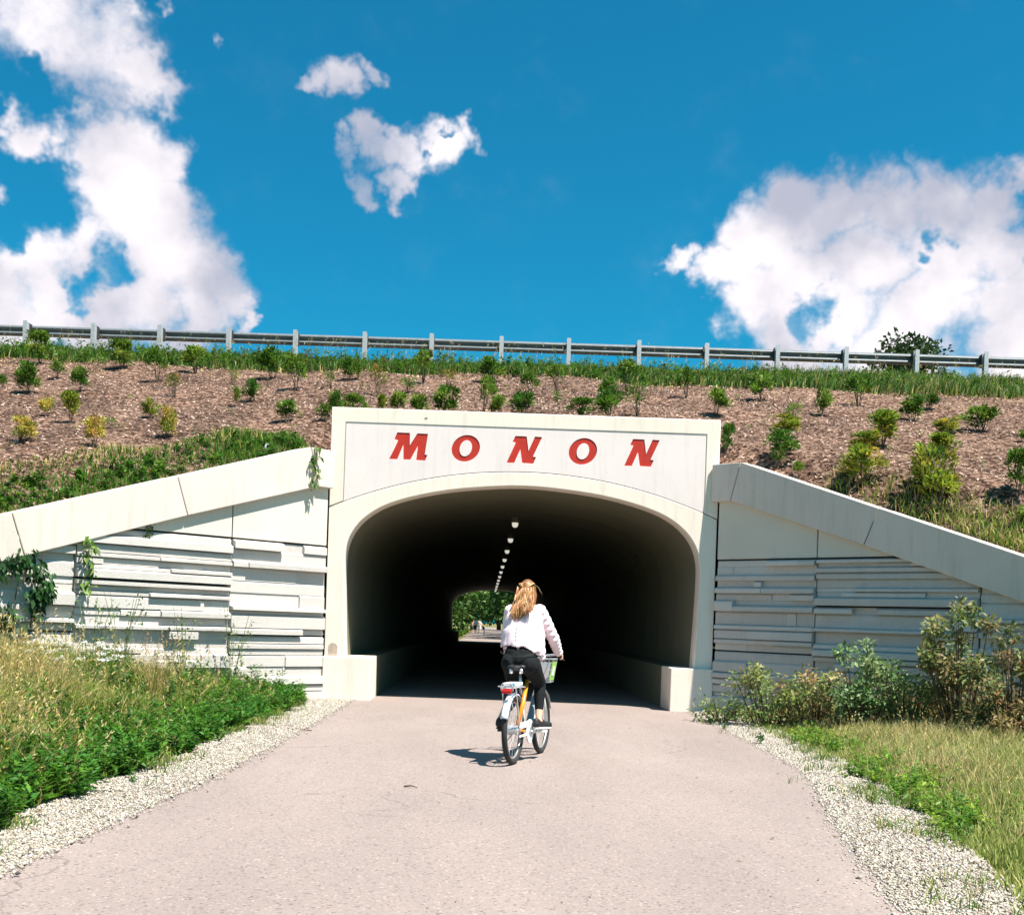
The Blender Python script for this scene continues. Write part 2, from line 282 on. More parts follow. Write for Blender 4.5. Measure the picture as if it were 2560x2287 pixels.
class MB:
    def __init__(s): s.v = []; s.f = []
    def add(s, v, f):
        o = len(s.v); s.v += [Vector(p) for p in v]; s.f += [tuple(i + o for i in q) for q in f]; return s
    def box(s, a, b, M=None):
        (x0, y0, z0), (x1, y1, z1) = a, b
        v = [Vector(p) for p in ((x0,y0,z0),(x1,y0,z0),(x1,y1,z0),(x0,y1,z0),(x0,y0,z1),(x1,y0,z1),(x1,y1,z1),(x0,y1,z1))]
        if M: v = [M @ p for p in v]
        return s.add(v, [(0,3,2,1),(4,5,6,7),(0,1,5,4),(1,2,6,5),(2,3,7,6),(3,0,4,7)])
    def tube(s, pts, r, n=8, closed=False, sq=1.0):
        pts = [Vector(p) for p in pts]; m = len(pts); rr = r if isinstance(r, (list, tuple)) else [r] * m
        ring = []; up0 = None
        for i, p in enumerate(pts):
            a = pts[(i - 1) % m] if (closed or i > 0) else p; b = pts[(i + 1) % m] if (closed or i < m - 1) else p
            t = (b - a).normalized()
            if up0 is None:
                up0 = Vector((0, 0, 1)) if abs(t.z) < .9 else Vector((1, 0, 0))
            u = (up0 - t * up0.dot(t)).normalized(); w = t.cross(u); up0 = u
            ring.append([p + (u * math.cos(k * 2 * math.pi / n) * sq + w * math.sin(k * 2 * math.pi / n)) * rr[i] for k in range(n)])
        v = [q for g in ring for q in g]; f = []
        for i in range(m if closed else m - 1):
            j = (i + 1) % m
            for k in range(n):
                l = (k + 1) % n; f.append((i * n + k, i * n + l, j * n + l, j * n + k))
        if not closed: f += [tuple(range(n - 1, -1, -1)), tuple((m - 1) * n + k for k in range(n))]
        return s.add(v, f)
    def cap(s, a, b, ra, rb, n=12, sq=1.0):
        a, b = Vector(a), Vector(b); t = (b - a); L = t.length; t = t.normalized() if L > 1e-6 else Vector((0, 0, 1))
        P, Rr = [], []
        for k in range(1, 5):
            th = k / 4 * math.pi / 2; P.append(a - t * ra * math.cos(th)); Rr.append(max(ra * math.sin(th), 1e-3))
        for k in range(0, 4):
            th = k / 4 * math.pi / 2; P.append(b + t * rb * math.sin(th)); Rr.append(max(rb * math.cos(th), 1e-3))
        return s.tube(P, Rr, n, sq=sq)
    def ell(s, c, r, M=None, nu=16, nv=10):
        v = []; f = []
        for i in range(nv + 1):
            th = math.pi * i / nv
            for j in range(nu):
                ph = 2 * math.pi * j / nu
                p = Vector((r[0] * max(math.sin(th), 1e-3) * math.cos(ph), r[1] * max(math.sin(th), 1e-3) * math.sin(ph), r[2] * math.cos(th)))
                v.append((M @ p if M else p) + Vector(c))
        for i in range(nv):
            for j in range(nu): f.append((i * nu + j, (i + 1) * nu + j, (i + 1) * nu + (j + 1) % nu, i * nu + (j + 1) % nu))
        f += [tuple(range(nu)), tuple(nv * nu + j for j in range(nu - 1, -1, -1))]
        return s.add(v, f)
    def torus(s, c, Rr, r, n=40, m=10, axis='Y', flat=1.0):
        c = Vector(c); v = []; f = []
        for i in range(n):
            a = 2 * math.pi * i / n
            for j in range(m):
                b = 2 * math.pi * j / m; q = Rr + r * math.cos(b)
                p = Vector((q * math.cos(a), r * math.sin(b) * flat, q * math.sin(a)))
                v.append(c + p)
        for i in range(n):
            for j in range(m): f.append((i * m + j, i * m + (j + 1) % m, ((i + 1) % n) * m + (j + 1) % m, ((i + 1) % n) * m + j))
        return s.add(v, f)
    def build(s, name, mat, parent=None, sm=False, bevel=0.0, org=None):
        v = s.v
        if org is not None: v = [p - Vector(org) for p in v]
        me = bpy.data.meshes.new(name); me.from_pydata([tuple(p) for p in v], [], s.f); me.update()
        bm = bmesh.new(); bm.from_mesh(me); bmesh.ops.recalc_face_normals(bm, faces=bm.faces)
        if bevel:
            es = [e for e in bm.edges if len(e.link_faces) == 2 and e.calc_face_angle(0) > .5]
            bmesh.ops.bevel(bm, geom=es, offset=bevel, segments=2, affect='EDGES', profile=.6, clamp_overlap=True)
        bm.to_mesh(me); bm.free()
        if sm: smooth(me)
        o = link(name, me, mat, parent)
        if org is not None: o.location = org
        return o
def remesh(mb, voxel, it=4, disp=0.0, dscale=.1, fac=.5):
    """fuse the shapes of mb into one continuous surface"""
    me = bpy.data.meshes.new('tmp'); me.from_pydata([tuple(p) for p in mb.v], [], mb.f); me.update()
    bm = bmesh.new(); bm.from_mesh(me); bmesh.ops.recalc_face_normals(bm, faces=bm.faces); bm.to_mesh(me); bm.free()
    o = bpy.data.objects.new('tmp', me); col.objects.link(o)
    m = o.modifiers.new('r', 'REMESH'); m.mode = 'VOXEL'; m.voxel_size = voxel
    if it:
        s = o.modifiers.new('s', 'SMOOTH'); s.factor = fac; s.iterations = it
    dg = bpy.context.evaluated_depsgraph_get(); out = bpy.data.meshes.new_from_object(o.evaluated_get(dg))
    bpy.data.objects.remove(o); bpy.data.meshes.remove(me)
    smooth(out); return out
def curve_fill(loops, depth, bevel=0.0):
    """closed 2D outlines (holes by even-odd) -> slab mesh, x right, z up, front at y=0, back at y=depth"""
    cu = bpy.data.curves.new('tmp', 'CURVE'); cu.dimensions = '2D'; cu.fill_mode = 'BOTH'; cu.extrude = depth / 2 - bevel
    if bevel: cu.bevel_depth = bevel; cu.bevel_resolution = 1; cu.offset = -bevel
    for lp in loops:
        sp = cu.splines.new('POLY'); sp.points.add(len(lp) - 1); sp.use_cyclic_u = True
        for p, q in zip(sp.points, lp): p.co = (q[0], q[1], 0, 1)
    o = bpy.data.objects.new('tmp', cu); col.objects.link(o)
    dg = bpy.context.evaluated_depsgraph_get(); me = bpy.data.meshes.new_from_object(o.evaluated_get(dg))
    bpy.data.objects.remove(o)
    for v in me.vertices: v.co = Vector((v.co.x, depth / 2 - v.co.z, v.co.y))
    me.update(); return me
# ================================================================== STRUCTURE
PX0, PX1, PZ, PY = -2.645, 3.735, 4.80, 18.15     # portal face: left, right, top, plane
CX = 0.56
TY1 = 76.3                                        # far end of the tunnel
PLZ, PLL, PLR = .715, -1.86, 3.045                # plinth top, inner faces
LS, RS = .318, .362                               # fall of the wing caps
Q = math.sqrt(.5)
def wing(side, t, z, d):
    if side < 0: return Vector((PX0 - Q * t + Q * d, PY - Q * t - Q * d, z))
    return Vector((PX1 + Q * t - Q * d, PY - Q * t - Q * d, z))
def captop(side, t): return 4.06 - (LS if side < 0 else RS) * max(0.0, t - .48)

# path edges (world)
LE = [(-8, -2.75), (0, -2.6), (5.5, -2.38), (8.7, -2.2), (12.9, -2.12), (17.9, -2.16), (18.4, -1.9)]
RE = [(-8, .9), (0, 1.3), (3, 1.65), (5.45, 2.10), (7.41, 2.45), (9.66, 2.96), (11.2, 3.2), (12.9, 3.27), (17.9, 3.38), (18.4, 3.1)]
GLE = [(-8, -3.4), (0, -3.2), (6.8, -2.95), (11.35, -2.88), (17.0, -2.84), (18.2, -2.84)]
GRE = [(-8, 1.7), (0, 2.05), (3, 2.35), (5.6, 2.74), (7.16, 3.10), (8.89, 3.39), (10.0, 3.55), (12.0, 3.84), (15.0, 4.03), (16.5, 4.1), (18.2, 4.0)]
def interp(tab, y):
    return float(np.interp(y, [a for a, b in tab], [b for a, b in tab]))
def gz(x, y):
    """lie of the land in front of the bank"""
    gl, gr = interp(GLE, y), interp(GRE, y)
    if x < gl: 
        d = gl - x; return .17 * d * min(1, d / .6 + .15) if d < 6 else 1.02 + .03 * (d - 6)
    if x > gr:
        d = x - gr; return .07 * d * min(1, d / .6 + .2) if d < 8 else .56
    return 0.0
gzv = np.vectorize(gz)
CREST_Y, CREST_Z, SL0, SLY = 29.9, 8.22, 4.40, 18.6
SLOPE = (CREST_Z - SL0) / (CREST_Y - SLY)
def bump(x, y): return .07 * math.sin(x * .9 + 1.3 * math.sin(y * .7)) * math.cos(y * 1.1 + x * .35) + .04 * math.sin(x * 2.3 + y * 1.7)
def bank(x, y):
    if y > CREST_Y: z = CREST_Z if y < 64 else max(0.0, CREST_Z - (y - 64) * .34)
    else: z = SL0 + SLOPE * (y - SLY) + bump(x, y) * min(1, max(0, (CREST_Y - y) / 2))
    for side, xe in ((-1, PX0), (1, PX1)):
        off = (xe - x) if side < 0 else (x - xe)
        if off > 0:
            d = (y - (PY - off)) * Q; t = off / Q - d if off / Q > d else 0.0
            z = min(z, captop(side, max(0, t)) - .13 + 1.0 * max(0, d - .3))
    return z
def frontline(x):
    off = max(PX0 - x, x - PX1, 0.0)
    if off == 0: return 18.57
    if off < 9.2: return max(PY - off + .28, 8)
    return 7.2

# ---- ground sheet
def ground_sheet():
    xs = np.concatenate([np.array([-900, -300, -120, -60, -35, -22]), np.arange(-15, 15.01, .3), np.array([22, 35, 60, 120, 300, 900])])
    ys = np.concatenate([np.array([-300, -60, -20]), np.arange(-8, 18.31, .4), np.array([19, 30, 50, 76, 90, 120, 180, 300, 600, 1500])])
    V = []
    for y in ys:
        for x in xs:
            if -15 <= x <= 15 and -8 <= y <= 18.4: z = gz(x, y) + (.03 * math.sin(x * 3 + y) * math.sin(y * 2.3 - x) if abs(x) > 5 else 0)
            elif y > 18.4: z = 0
            else: z = gz(max(-15, min(15, x)), max(-8, min(18, y)))
            V.append((x, y, z - .03))
    nx = len(xs); Fc = [(j * nx + i, j * nx + i + 1, (j + 1) * nx + i + 1, (j + 1) * nx + i) for j in range(len(ys) - 1) for i in range(nx - 1)]
    o = npmesh('ground', np.array(V), np.array(Fc), M_soil, sm=True); tag(o, 'grassy ground in front of and beyond the embankment', kind='structure')
ground_sheet()
def strip(name, L0, R0, ys, z, mat, zfun=None):
    V = []; n = 9
    for y in ys:
        a, b = L0(y), R0(y)
        for k in range(n): V.append((a + (b - a) * k / (n - 1), y, z if zfun is None else zfun(k / (n - 1), y)))
    Fc = [(j * n + i, j * n + i + 1, (j + 1) * n + i + 1, (j + 1) * n + i) for j in range(len(ys) - 1) for i in range(n - 1)]
    return npmesh(name, np.array(V), np.array(Fc), mat)
def jag(tab, amp, ph): return lambda y: interp(tab, y) + amp * (math.sin(y * 7 + ph) + .6 * math.sin(y * 17.3 + ph * 2) + .5 * math.sin(y * 31 + ph))
ysp = np.concatenate([np.arange(-8, 18.4, .08), [18.4, 30, 50, 76.5, 90, 120, 160, 220, 320]])
o = strip('path', jag(LE, .012, 0), jag(RE, .014, 2), ysp, .010, M_asphalt); tag(o, 'pale pinkish asphalt trail leading into the tunnel', kind='structure')
ysg = np.arange(-8, 18.3, .15)
o = strip('gravel_verge', jag(GLE, .03, 1), lambda y: interp(LE, y) + .05, ysg, 0, M_gravelbed, lambda k, y: .003 + .03 * math.sin(k * 2.6) * (1 - k)); tag(o, 'white gravel verge along the left path edge', kind='structure')
o = strip('gravel_verge', lambda y: interp(RE, y) - .05, jag(GRE, .04, 3), ysg, 0, M_gravelbed, lambda k, y: .003 + .03 * math.sin(k * 2.6) * k); tag(o, 'white gravel verge along the right path edge', kind='structure')

# ---- embankment
def embankment():
    xs = np.concatenate([np.array([-150, -80, -50, -35, -25, -18]), np.arange(-14, PX0 - .1, .34), [PX0 - .03], np.linspace(PX0, PX1, 20), [PX1 + .03], np.arange(PX1 + .3, 16, .34), np.array([19, 25, 35, 50, 80, 150])])
    V = []; us = np.concatenate([np.linspace(0, 1, 46), np.linspace(1, 2, 6)[1:], np.linspace(2, 3, 14)[1:]])
    for x in xs:
        fl = frontline(x); back = 88.6 if (x < PX0 or x > PX1) else 76.0
        for u in us:
            y = fl + (CREST_Y + .3 - fl) * u if u <= 1 else (30.2 + (u - 1) * 33.8 if u <= 2 else 64 + (back - 64) * (u - 2))
            V.append((x, y, bank(x, y)))
    nu = len(us); Fc = [(i * nu + j, (i + 1) * nu + j, (i + 1) * nu + j + 1, i * nu + j + 1) for i in range(len(xs) - 1) for j in range(nu - 1)]
    o = npmesh('embankment', np.array(V), np.array(Fc), M_mulch, sm=True); tag(o, 'mulched road embankment rising behind the tunnel portal', kind='structure')
embankment()
mb = MB(); mb.box((-150, 33, 8.0), (150, 61, 8.235)); o = mb.build('road', M_asphalt); tag(o, 'road on top of the embankment', kind='structure')

# ---- tunnel
prof_half = [(0, 3.61), (.3, 3.603), (.82, 3.558), (1.2, 3.51), (1.5, 3.455), (1.87, 3.365), (2.16, 3.27), (2.36, 3.18), (2.53, 3.07), (2.67, 2.95), (2.78, 2.81), (2.86, 2.66), (2.91, 2.48), (2.925, 2.28), (2.92, 1.9), (2.89, 1.2), (2.86, .6), (2.84, 0.0)]
def dens(h):
    """smooth the half profile"""
    p = np.array(h, float); 
    for _ in range(2):
        q = [p[0]]
        for a, b in zip(p[:-1], p[1:]): q += [.75 * a + .25 * b, .25 * a + .75 * b]
        q.append(p[-1]); p = np.array(q)
    return p
PH = dens(prof_half)
PROF = [(CX - a, b) for a, b in PH[::-1]] + [(CX + a, b) for a, b in PH[1:]]     # left foot -> crown -> right foot
AR, AZ = 7.84, 3.84                                                            # joint arc above the arch band
def arcz(x): return AZ - (AR - math.sqrt(AR * AR - (x - CX) ** 2))
PNL, PNR, PNT = -2.41, 3.51, 4.557
tun = empty('tunnel', (CX, PY, 0)); tag(tun, 'cream concrete pedestrian tunnel with arched mouth and red recessed lettering', 'tunnel')
def part(name, me, mat, y, parent=tun, sm=False):
    o = link(name, me, mat, None); o.location = (0, y, 0)
    o.parent = parent; o.matrix_parent_inverse = Matrix.Translation(parent.location).inverted(); 
    if sm: smooth(me)
    return o
def under(o, p=tun):
    o.parent = p; o.matrix_parent_inverse = Matrix.Translation(p.matrix_basis.translation).inverted() if p.parent is None else Matrix.Identity(4)
    return o
arcx = np.linspace(PX0 + .004, PX1 - .004, 41)
band = PROF + [(PX1 - .004, 0.0)] + [(x, arcz(x) - .007) for x in arcx[::-1]] + [(PX0 + .004, 0.0)]
part('arch_surround', curve_fill([band], .42, .012), M_cream, PY)
fr = [(PX0, arcz(PX0) + .007)] + [(x, arcz(x) + .007) for x in np.linspace(PX0, PNL, 4)[1:]] + [(PNL, PNT), (PNR, PNT)] + [(x, arcz(x) + .007) for x in np.linspace(PNR, PX1, 4)] + [(PX1, PZ), (PX0, PZ)]
part('header_frame', curve_fill([fr], .42, .012), M_cream, PY - .004)
# lettering, traced in its own italic capitals
def lt(pts, x0, y0, sc):    # image px in a zoom of the photograph -> metres on the panel
    return pts
def Mshape(x, z, k):
    p = [(120,665),(295,270),(215,240),(275,100),(540,108),(545,375),(700,115),(922,122),(868,560),(925,572),(882,688),(690,680),(715,390),(568,672),(420,672),(408,365),(292,668)]
    return [(x + (a - 520) * k, z - (b - 395 - (a - 520) * .02) * k) for a, b in p]
def Nshape(x, z, k):
    p = [(85,425),(188,180),(148,172),(182,100),(318,104),(345,280),(418,105),(505,110),(400,348),(440,354),(408,432),(274,425),(245,262),(178,425)]
    return [(x + (a - 295) * k * 1.75, z - (b - 266 - (a - 295) * .02) * k * 1.75) for a, b in p]
def Oshape(x, z, k):
    out = []; inn = []
    for i in range(40):
        a = 2 * math.pi * i / 40; c, s = math.cos(a), math.sin(a)
        out.append((x + k * (303 * c + 35 * s), z + k * (287 * s)))
        inn.append((x + k * (132 * c + 22 * s), z + k * (175 * s) ))
    return out, inn
KM = .446 / 575
def lpos(sx, sy):
    p = at(sx, sy, PY + .03); return p.x, p.z
outl = []; letters = []
x, z = lpos(1021.5, 1116.5); mS = Mshape(x, z, KM); outl.append(mS); letters.append([mS])
for sx, sy in ((1164.5, 1121),): x, z = lpos(sx, sy); a, b = Oshape(x, z, KM * .98); outl += [a, b]; letters.append([a, b])
x, z = lpos(1310.8, 1124.8); n1 = Nshape(x, z, KM); outl.append(n1); letters.append([n1])
x, z = lpos(1457, 1128.5); a, b = Oshape(x, z, KM * .98); outl += [a, b]; letters.append([a, b])
x, z = lpos(1604.5, 1132.5); n2 = Nshape(x, z, KM); outl.append(n2); letters.append([n2])
pn = [(x, arcz(x) + .007) for x in np.linspace(PNL + .003, PNR - .003, 33)] + [(PNR - .003, PNT - .003), (PNL + .003, PNT - .003)]
panel = part('sign_panel', curve_fill([pn] + outl, .030), M_panel, PY + .006)
mbk = curve_fill([[(a, b) for a, b in pn]], .28); part('panel_backing', mbk, M_panel, PY + .038)
names = ['M', 'O', 'N', 'O', 'N']
for nm, lp in zip(names, letters):
    o = link('letter', curve_fill(lp, .02), M_letter, panel); o.location = (0, .0085, 0); o['label'] = 'red letter %s recessed into the panel' % nm
# small cast-in marks
mk0 = MB(); mk0.tube([at(1065.5, 1047, PY - .006), at(1065.5, 1047, PY + .02)], .028, 12); under(mk0.build('lifting_plug', plain('plug', (.36, .33, .30), .9)))
mk1 = MB(); p = at(832, 1618, PY); mk1.tube([(p.x, PY - .008, p.z - .10), (p.x, PY - .008, p.z + .06)], .07, 14, sq=1); 
mk1 = MB()
ring = [(p.x + .075 * math.cos(a), p.z + (.075 if math.sin(a) > 0 else .02) * math.sin(a) - (0 if math.sin(a) >= 0 else .13)) for a in np.linspace(0, 2 * math.pi, 24, endpoint=False)]
o = part('patched_pocket', curve_fill([ring], .012), plain('patch', (.42, .33, .27), .9, 0, .2, .2, 12), PY - .006)
# barrel: precast rings with open joints, a sleeve behind them
n_ring = 32; Lr = (TY1 - .3 - (PY + .43)) / n_ring
outer = [(CX + (a - CX) * 1.10, b * 1.075) for a, b in PROF]
V = []; 
for y in (0.008, Lr - .008):
    for lp in (PROF, outer): V += [(a, y, b) for a, b in lp]
n = len(PROF); fcs = []
for k in range(n - 1):
    fcs += [(k, k + 1, 2 * n + k + 1, 2 * n + k), (n + k + 1, n + k, 3 * n + k, 3 * n + k + 1), (k + 1, k, n + k, n + k + 1), (2 * n + k, 2 * n + k + 1, 3 * n + k + 1, 3 * n + k)]
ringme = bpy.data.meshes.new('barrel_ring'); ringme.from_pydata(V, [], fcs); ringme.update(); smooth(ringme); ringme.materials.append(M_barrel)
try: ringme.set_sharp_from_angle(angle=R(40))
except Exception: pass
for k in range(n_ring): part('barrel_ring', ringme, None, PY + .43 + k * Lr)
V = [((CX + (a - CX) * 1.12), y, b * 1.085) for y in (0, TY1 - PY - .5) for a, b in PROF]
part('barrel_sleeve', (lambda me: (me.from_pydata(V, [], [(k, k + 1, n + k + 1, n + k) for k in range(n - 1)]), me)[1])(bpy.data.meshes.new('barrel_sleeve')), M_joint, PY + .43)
for nm, x0, x1 in (('plinth', PX0, PLL), ('plinth', PLR, PX1)):
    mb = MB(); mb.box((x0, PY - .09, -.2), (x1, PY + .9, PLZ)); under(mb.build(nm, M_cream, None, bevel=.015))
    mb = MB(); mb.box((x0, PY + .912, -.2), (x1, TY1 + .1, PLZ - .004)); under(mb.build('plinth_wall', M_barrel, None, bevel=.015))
far = PROF + [(PX1, 0.0), (PX1, PZ), (PX0, PZ), (PX0, 0.0)]
part('far_headwall', curve_fill([far], .4, .01), M_cream, TY1 - .3)
tun_children_done = True
# lamps along the crown
M_hous = plain('lamp_housing', (.12, .12, .10), .6)
m, nt, b = nodes('lamp_lens'); b.inputs['Base Color'].default_value = (.8, .78, .7, 1); b.inputs['Emission Color'].default_value = (1, .95, .82, 1); b.inputs['Emission Strength'].default_value = .27; M_lens = m
mb = MB(); mb.tube([(0, 0, .0), (0, 0, -.10), (0, 0, -.12)], [.10, .10, .095], 16); hm = mb.build('housing', M_hous, None, sm=False)
lens = MB(); lens.tube([(0, 0, -.12), (0, 0, -.16), (0, 0, -.20), (0, 0, -.22)], [.066, .066, .054, .026], 16); lm = lens.build('lens', M_lens, None, sm=True)
ords = ['nearest', 'second', 'third', 'fourth', 'fifth', 'sixth', 'seventh', 'eighth', 'ninth', 'tenth', 'eleventh', 'farthest']
for i in range(12):
    e = empty('ceiling_lamp', (CX - .02, 23.4 + i * 4.45, 3.60)); tag(e, '%s round lamp in the row along the dark tunnel ceiling' % ords[i], 'lamp', 'lamps along the tunnel ceiling')
    for src in (hm, lm):
        c = src.copy() if i else src
        if i: col.objects.link(c)
        c.parent = e

# ---- wing walls
def poly_slab(pts, side, d0, d1):
    """polygon in (t, z) of the wing face, from depth d0 (back) to d1 (front)"""
    n = len(pts); v = [wing(side, t, z, d1) for t, z in pts] + [wing(side, t, z, d0) for t, z in pts]
    f = [tuple(range(n)), tuple(range(2 * n - 1, n - 1, -1))] + [(i, n + i, n + (i + 1) % n, (i + 1) % n) for i in range(n)]
    return v, f
def ledges(W, Hh, seed):
    """rectangles (t0,z0,t1,z1,d): long thin courses of cast ledge stone"""
    g = random.Random(seed); out = []; z = 0.0; par = g.random() < .5
    while z < Hh - .001:
        h = g.choice([.06, .08, .10, .11, .13, .15, .18, .21])
        if Hh - z - h < .05: h = Hh - z
        k = g.choices([1, 2, 3], [.2, .46, .34])[0]; cuts = sorted([0, W] + [g.uniform(.14, .86) * W for _ in range(k - 1)])
        par = not par
        for a, b in zip(cuts[:-1], cuts[1:]):
            dd = g.choice([.055, .07, .085, .10, .11]) if (par ^ (g.random() < .30)) else g.choice([.0, .006, .015, .03])
            if b - a > .5 and h > .15 and g.random() < .3:
                hh = h * g.uniform(.4, .6); out.append((a, z, b, z + hh, dd)); out.append((a, z + hh, b, z + h, g.choice([.004, .02, .045, .07])))
            else: out.append((a, z, b, z + h, dd))
        z += h
    return out
for side in (-1, 1):
    w = empty('wing_wall', wing(side, 0, 0, 0))
    tag(w, ('sunlit' if side < 0 else 'shaded grey') + ' concrete wing wall sloping down to the ' + ('left' if side < 0 else 'right') + ' of the tunnel mouth', 'wall')
    S = LS if side < 0 else RS
    def put(mb, name, mat, parent=w, bev=.004):
        o = mb.build(name, mat, None, bevel=bev); o.parent = parent
        o.matrix_parent_inverse = Matrix.Translation(w.location).inverted() if parent is w else Matrix.Identity(4)
        return o
    TE = 12.4
    # backing
    top = lambda t: captop(side, t) - .2
    mb = MB(); mb.add(*poly_slab([(.02, -.4), (TE, -.4), (TE, top(TE)), (.48, top(.48)), (.02, top(0))], side, -.30, -.035)); put(mb, 'backing', M_joint, bev=0)
    edges = [.035, 1.82, 4.27, 6.72, 9.17, 11.6]
    for c in range(5):
        a, b = edges[c] + .012, edges[c + 1] - .012
        zz = ([-.445, 1.03, 2.5] if c % 2 == 0 else [-.9, .30, 1.775, 2.5])
        if c >= 2: zz = [z for z in zz if z < top(a) + .3]
        for z0, z1 in zip(zz[:-1], zz[1:]):
            if z0 > top(a): continue
            z0b = max(z0, -.4) + .012; z1b = z1 - .014
            mb = MB(); mb.add(*poly_slab([(a, z0b), (b, z0b), (b, min(z1b, max(top(b), z0b + .02))), (a, min(z1b, top(a)))], side, -.034, .0)); pan = put(mb, 'panel', M_stone, bev=0)
            for (t0, q0, t1, q1, d) in ledges(b - a, z1b - z0b, int(100 * (z0 + 3) + c * 17 + (side + 2) * 1000)):
                t0 += a; t1 += a; q0 += z0b; q1 += z0b
                if q0 > top(t0) or q1 < -.1: continue
                q1 = min(q1, top(t1) + .25)
                if q1 - q0 < .03: continue
                j = .0015; ch = min(.03, (q1 - q0) * .3); dv = d + .002
                v = [wing(side, t, z, dd) for t, z, dd in ((t0 + j, q0 + j, -.01), (t1 - j, q0 + j, -.01), (t1 - j, q1 - j, -.01), (t0 + j, q1 - j, -.01),
                     (t0 + j, q0 + j, dv), (t1 - j, q0 + j, dv), (t1 - j, q1 - j - ch, dv), (t0 + j, q1 - j - ch, dv), (t1 - j, q1 - j, dv * .35), (t0 + j, q1 - j, dv * .35))]
                mbx = MB(); mbx.add(v, [(0,3,2,1), (4,5,6,7), (7,6,8,9), (9,8,2,3), (0,1,5,4), (0,4,7,9,3), (1,2,8,6,5)])
                put(mbx, 'ledge_stone', M_stone, pan, 0)
        if c < 2:
            a2, b2 = edges[c] + .010, edges[c + 1] - .010
            zb = 2.515
            tq = .48 + (4.06 - .2 - zb) / S
            pts = [(a2, zb), (min(b2, tq), zb)] + ([(b2, top(b2))] if b2 < tq else []) + ([(.48, top(.48))] if a2 < .48 else []) + [(a2, top(a2))]
            mb = MB(); mb.add(*poly_slab(pts, side, -.034, .03)); put(mb, 'smooth_panel', M_smooth, bev=.006)
    # coping
    hC = .61; cuts = [.48, 2.82, 5.18, 7.55, 9.95, 12.3]
    def seg(ta, tb, flat=False):
        if flat:
            p = [(ta, 4.06 - hC), (tb - .17 - .006, 4.06 - hC), (tb - .006, 4.06), (ta, 4.06)]
        else:
            za, zb = captop(side, ta), captop(side, tb); sh = S * hC * .95
            p = [(ta - (sh if ta > .6 else .17) + .007, 0), (tb - sh - .007, 0), (tb - .007, zb), (ta + .007, za)]
            p[0] = (p[0][0], captop(side, max(.48, p[0][0])) - hC + (S * (.48 - p[0][0]) if False else 0)); p[1] = (p[1][0], captop(side, p[1][0]) - hC)
            if ta < .6: p[0] = (p[0][0], 4.06 - hC)
        mb = MB(); mb.add(*poly_slab(p, side, -.36, .125)); put(mb, 'coping', M_cap, bev=.012)
    seg(.004 if side < 0 else -.05, .48, True)
    for a, b in zip(cuts[:-1], cuts[1:]): seg(a, b)

# ---- guardrail
gr0 = at(12 / .7957, 640 / .7957, 31.1)
rail = empty('guardrail', (0, 30.6, CREST_Z)); tag(rail, 'galvanised steel guardrail along the top of the embankment', 'guardrail')
def railY(x): return 30.75 - .025 * x
GX = [-15.1 + k * 1.905 for k in range(-3, 22)]
def child(o, p):
    o.parent = p; o.matrix_parent_inverse = Matrix.Translation(p.location).inverted(); return o
pm = MB(); zt = .885
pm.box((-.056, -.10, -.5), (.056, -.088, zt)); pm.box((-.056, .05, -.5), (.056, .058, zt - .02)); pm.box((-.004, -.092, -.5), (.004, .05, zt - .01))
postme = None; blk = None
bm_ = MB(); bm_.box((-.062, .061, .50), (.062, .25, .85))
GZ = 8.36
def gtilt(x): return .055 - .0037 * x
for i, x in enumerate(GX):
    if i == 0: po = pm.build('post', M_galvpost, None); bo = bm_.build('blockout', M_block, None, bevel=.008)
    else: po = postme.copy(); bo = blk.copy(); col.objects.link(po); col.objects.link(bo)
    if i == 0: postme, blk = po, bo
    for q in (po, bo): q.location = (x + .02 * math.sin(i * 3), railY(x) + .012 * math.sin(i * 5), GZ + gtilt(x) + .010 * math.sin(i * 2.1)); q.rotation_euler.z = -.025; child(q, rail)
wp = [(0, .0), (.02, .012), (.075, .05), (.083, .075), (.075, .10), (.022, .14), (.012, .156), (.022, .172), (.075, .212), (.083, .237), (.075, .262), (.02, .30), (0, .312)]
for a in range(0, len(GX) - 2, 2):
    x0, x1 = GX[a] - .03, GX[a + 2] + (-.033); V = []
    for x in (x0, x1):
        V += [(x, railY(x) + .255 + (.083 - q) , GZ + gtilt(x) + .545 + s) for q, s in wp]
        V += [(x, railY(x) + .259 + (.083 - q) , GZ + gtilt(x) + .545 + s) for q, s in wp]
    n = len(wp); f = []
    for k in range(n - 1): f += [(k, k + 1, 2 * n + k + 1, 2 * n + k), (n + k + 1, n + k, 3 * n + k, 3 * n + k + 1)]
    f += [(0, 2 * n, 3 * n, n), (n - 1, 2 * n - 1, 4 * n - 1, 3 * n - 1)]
    child(mk('rail', V, f, M_galv, None), rail)
